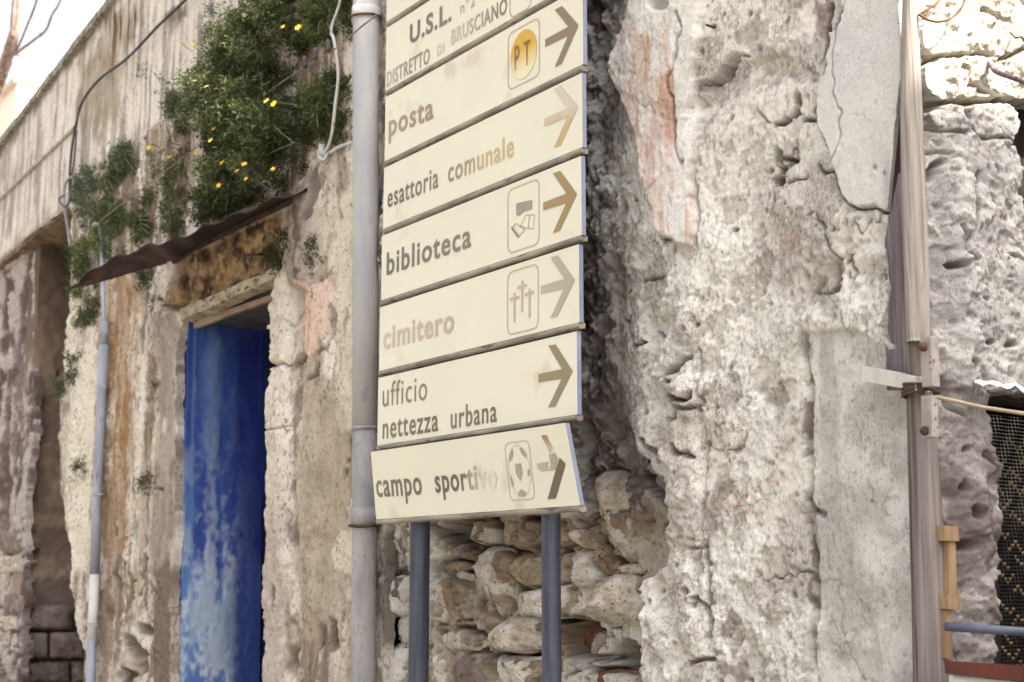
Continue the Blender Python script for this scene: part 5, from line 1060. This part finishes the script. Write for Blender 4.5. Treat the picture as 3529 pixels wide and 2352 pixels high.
PLANTS = [
  # label, outline, sprigs, depth, leaflets, leaf size, material, flowers (picture), stems from
  ('dense dark green daisy bush at the top, left of the white cable', c1([(1400, -60), (1700, -60), (1690, 180), (1600, 330), (1500, 440), (1300, 430), (1190, 330), (1260, 200), (1330, 120), (1390, 60)]), 2300, .20, 6, .030, 0, c1([(1530, 145), (1612, 150)])),
  ('large spreading daisy bush with yellow flowers in the middle of the wall', c1([(1095, 420), (1200, 380), (1480, 400), (1620, 420), (1660, 560), (1700, 690), (1640, 820), (1400, 830), (1180, 800), (1100, 700), (1090, 560)]), 3000, .26, 6, .030, 0, c1([(1115, 470), (1440, 547), (1480, 562), (1155, 697), (1138, 760)])),
  ('lowest dark daisy bush with yellow flowers resting on the canopy', c1([(1150, 800), (1400, 780), (1660, 720), (1640, 880), (1510, 1050), (1380, 1120), (1190, 1180), (1100, 1160), (1100, 1060), (1220, 960)]), 2300, .20, 6, .028, 0, c1([(1200, 880), (1320, 888), (1280, 925), (1475, 915), (1330, 967), (1182, 1003), (1425, 985)])),
  ('mossy bush at the top between white cable and drainpipe', c1([(1690, -60), (1905, -60), (1900, 180), (1800, 230), (1700, 210)]), 1000, .14, 6, .022, 1, []),
  ('hanging mossy clump below the tan wire beside the drainpipe', c1([(1720, 480), (1790, 400), (1870, 420), (1885, 620), (1830, 740), (1700, 720), (1690, 580)]), 1100, .15, 6, .022, 1, []),
  ('wispy pale flower stalks with yellow heads against the bare parapet', c1([(1080, 330), (1180, 40), (1290, 40), (1300, 250), (1180, 420), (1090, 430)]), 260, .12, 4, .022, 2, c1([(1045, 245), (978, 232)])),
  ('small green tuft left of the large daisy bush', c1(EL(935, 1055, 480, 690)), 420, .12, 6, .022, 0, []),
  ('round grey-green tuft alone on the bare wall below the parapet', c1(EL(636, 752, 775, 935)), 460, .11, 6, .022, 2, []),
  ('narrow tuft right of the leftmost hanging tuft', c1(EL(555, 642, 885, 1050)), 330, .10, 6, .022, 1, []),
  ('leftmost long hanging tuft beside the cable drop', c1([(440, 930), (500, 900), (545, 980), (530, 1100), (490, 1200), (425, 1210), (415, 1090)]), 560, .12, 6, .022, 2, []),
  ('broad mossy mat around the conduit hook above the canopy tip', c1([(400, 1330), (520, 1250), (560, 1100), (650, 1060), (665, 1250), (680, 1370), (560, 1420), (440, 1500), (380, 1490)]), 1300, .11, 6, .024, 1, []),
  ('small tuft beside the pale streak above the canopy middle', c1([(650, 1100), (760, 1080), (845, 950), (850, 1060), (780, 1120), (740, 1190), (660, 1200)]), 420, .09, 6, .020, 1, []),
  ('tall narrow green tuft with a yellow flower left of the lowest daisy bush', c1([(930, 880), (1000, 820), (1030, 960), (1015, 1180), (980, 1250), (905, 1250), (915, 1040)]), 650, .12, 6, .022, 1, c1([(998, 1072)])),
  ('low tuft standing on the canopy middle', c1(EL(715, 822, 1140, 1320)), 380, .09, 6, .020, 1, []),
  ('thin sprigs with yellow flowers on the pale streak', c1([(790, 790), (900, 690), (960, 760), (930, 900), (860, 920)]), 110, .10, 4, .020, 2, c1([(875, 800), (805, 800), (917, 850), (1060, 826)])),
  ('thin lone sprig with yellow flower high on the parapet', c1([(730, 330), (850, 400), (940, 470), (930, 520), (840, 430)]), 60, .08, 4, .020, 2, c1([(740, 330)])),
  ('green tuft hanging below the canopy tip beside the conduit', c2([(410, 150), (520, 120), (530, 230), (480, 320), (430, 320)]), 480, .09, 6, .022, 1, []),
  ('small tuft under the canopy right of the ochre stain', c2(EL(755, 835, 40, 140)), 230, .07, 6, .018, 0, []),
  ('thin sprig on the wall left of the door lintel', c2(EL(805, 880, 170, 300)), 110, .06, 5, .018, 1, []),
  ('broad leaved weed on the house edge at the passage', c2([(330, 620), (390, 560), (435, 510), (440, 600), (400, 640), (350, 680)]), 130, .10, 5, .034, 2, []),
  ('tiny tuft left of the conduit halfway down the wall', c2(EL(405, 460, 1075, 1165)), 120, .06, 5, .018, 0, []),
  ('tiny tuft between conduit and blue door halfway down', c2(EL(755, 815, 1150, 1245)), 110, .06, 5, .018, 0, []),
  ('smallest tuft on the wall beside the upper blue jamb', c2(EL(830, 862, 650, 700)), 50, .04, 5, .014, 0, []),
  ('green tuft at the right end of the rotten door panel', c1([(1480, 1370), (1540, 1260), (1575, 1290), (1570, 1400), (1530, 1440)]), 330, .08, 6, .020, 0, []),
  ('green tuft on the grey rib above the door jamb', c1([(1620, 1350), (1690, 1310), (1715, 1340), (1680, 1430), (1640, 1440)]), 280, .07, 6, .020, 0, []),
]
for i, (lab, poly, n, dp_, lf, sz, mi, fl) in enumerate(PLANTS):
    cxp, cyp = sum(p[0] for p in poly) / len(poly), sum(p[1] for p in poly) / len(poly)
    pe = empty('wall_plant', at(cxp, cyp, 0)); tag(pe, lab, 'plant', 'plants growing out of the old house wall')
    foliage(pe, poly, n, .005, dp_, lf, sz, mi, 400 + i)
    rg = random.Random(900 + i); base = at(cxp, cyp, 0.0); tubes = []
    for k in range(6 if n > 200 else 4):
        q = poly[rg.randrange(len(poly))]; e = at(q[0] * .8 + cxp * .2, q[1] * .8 + cyp * .2, dp_ * .7); mdl = (base + e) / 2 + np.array([0, -.03, .02]); tubes.append(tube(spline([base, mdl, e], 4), .0022, 5))
    for (x, y) in fl:
        hd = at(x, y, dp_ + .05 + .04 * rg.random()); st_ = at(x * .75 + cxp * .25 + 6, y * .75 + cyp * .25 + 26, dp_ * .4); tubes.append(tube(spline([st_, (st_ + hd) / 2 + np.array([.01, -.02, .0]), hd], 5), .0017, 5))
        fo = bpy.data.objects.new('flower', FL); col_.objects.link(fo); fo.parent = pe
        fo.location = Vector(hd) - pe.location; s_ = .62 + .4 * rg.random(); fo.scale = (s_, s_, s_)
        fo.rotation_euler = Vector((.45 + rg.uniform(-.5, .5), -.75 + rg.uniform(-.3, .3), rg.uniform(.2, .9))).to_track_quat('Z', 'Y').to_euler()
    mesh('stem', *join(tubes), M_stem, pe)

# ================================================================== behind the parapet: bare tree, pale distant house
tr = empty('bare_tree', (at(20, 600, -2.5)[0], 2.5, 0)); tag(tr, 'bare pale-barked tree against the white sky behind the parapet', 'tree')
M_bark = mat('pale_bark', C(120, 96, 88), C(190, 164, 152), 6, .9, stretch=(3, 3, .7), bump=.5, c3=C(84, 62, 56), scale3=7, t3=.55)
def limb(name, L, r0, r1, seed):
    P_ = [at(x, y, d) for x, y, d in spline(L, 6)]; n = len(P_); mesh(name, *tube(P_, [r0 + (r1 - r0) * k / (n - 1) for k in range(n)], 12, wob=.25, seed=seed), M_bark, tr, True)
limb('trunk', [(-60, 2300, -2.5), (-70, 1400, -2.5), (-50, 700, -2.5), (-20, 350, -2.5), (20, 215, -2.5), (48, 120, -2.5), (56, 20, -2.5), (70, -150, -2.5)], .14, .055, 1)
limb('branch', [(20, 215, -2.5), (60, 165, -2.4), (85, 110, -2.35), (122, 16, -2.3), (140, -60, -2.3)], .022, .014, 2)
limb('branch', [(30, 200, -2.5), (60, 180, -2.4), (115, 140, -2.4), (158, 105, -2.35), (178, 55, -2.3), (205, 10, -2.3), (225, -50, -2.3)], .026, .012, 3)
limb('branch', [(40, 190, -2.5), (65, 192, -2.4), (80, 208, -2.4)], .014, .004, 4)
limb('branch', [(120, 138, -2.4), (135, 120, -2.4), (140, 90, -2.4)], .010, .004, 6)
dh = empty('distant_house', (-40, 14, 0)); tag(dh, 'pale ochre house far behind the parapet at the left edge', 'house')
qd = at(-40, 372, -14); M_och = mat('pale_ochre_wall', C(250, 238, 214, 1.1), C(252, 244, 228, 1.1), 2, .9)
mesh('wall', *boxm(qd[0] - 8, at(55, 372, -14)[0], 14, 20, 0, qd[2] - .3), M_och, dh)
mesh('roof', *boxm(qd[0] - 8.2, at(58, 372, -14)[0], 13.8, 20.2, qd[2] - .29, qd[2]), mat('terracotta', C(240, 216, 190), C(246, 226, 204), 6, .9), dh)

# ================================================================== unseen house added so that its shadow lies on the return wall
M_nb = mat('cream_render', C(214, 200, 178), C(228, 216, 196), 2, .9)
nh = empty('shade_house', (3, 4, 0)); tag(nh, 'unseen plain cream house right of the camera, added to shade the return wall', 'house')
zsh = atx(3300, 345, xc)[2]; ysh = atx(3300, 345, xc)[1]; XN = 1.4
hN = zsh + (XN - xc) / math.cos(SUN_AZ) * math.tan(SUN_EL)
mesh('wall', *boxm(XN, XN + 5, -0.2, 9, 0, hN - .12), M_nb, nh)
mesh('roof', *boxm(XN - .0, XN + 5.1, -.3, 9.1, hN - .11, hN), mat('roof_tiles', C(150, 100, 76), C(176, 122, 92), 6, .9), nh)
mesh('door', *boxm(XN - .03, XN - .004, 2.0, 3.0, 0, 2.1), M_red, nh)
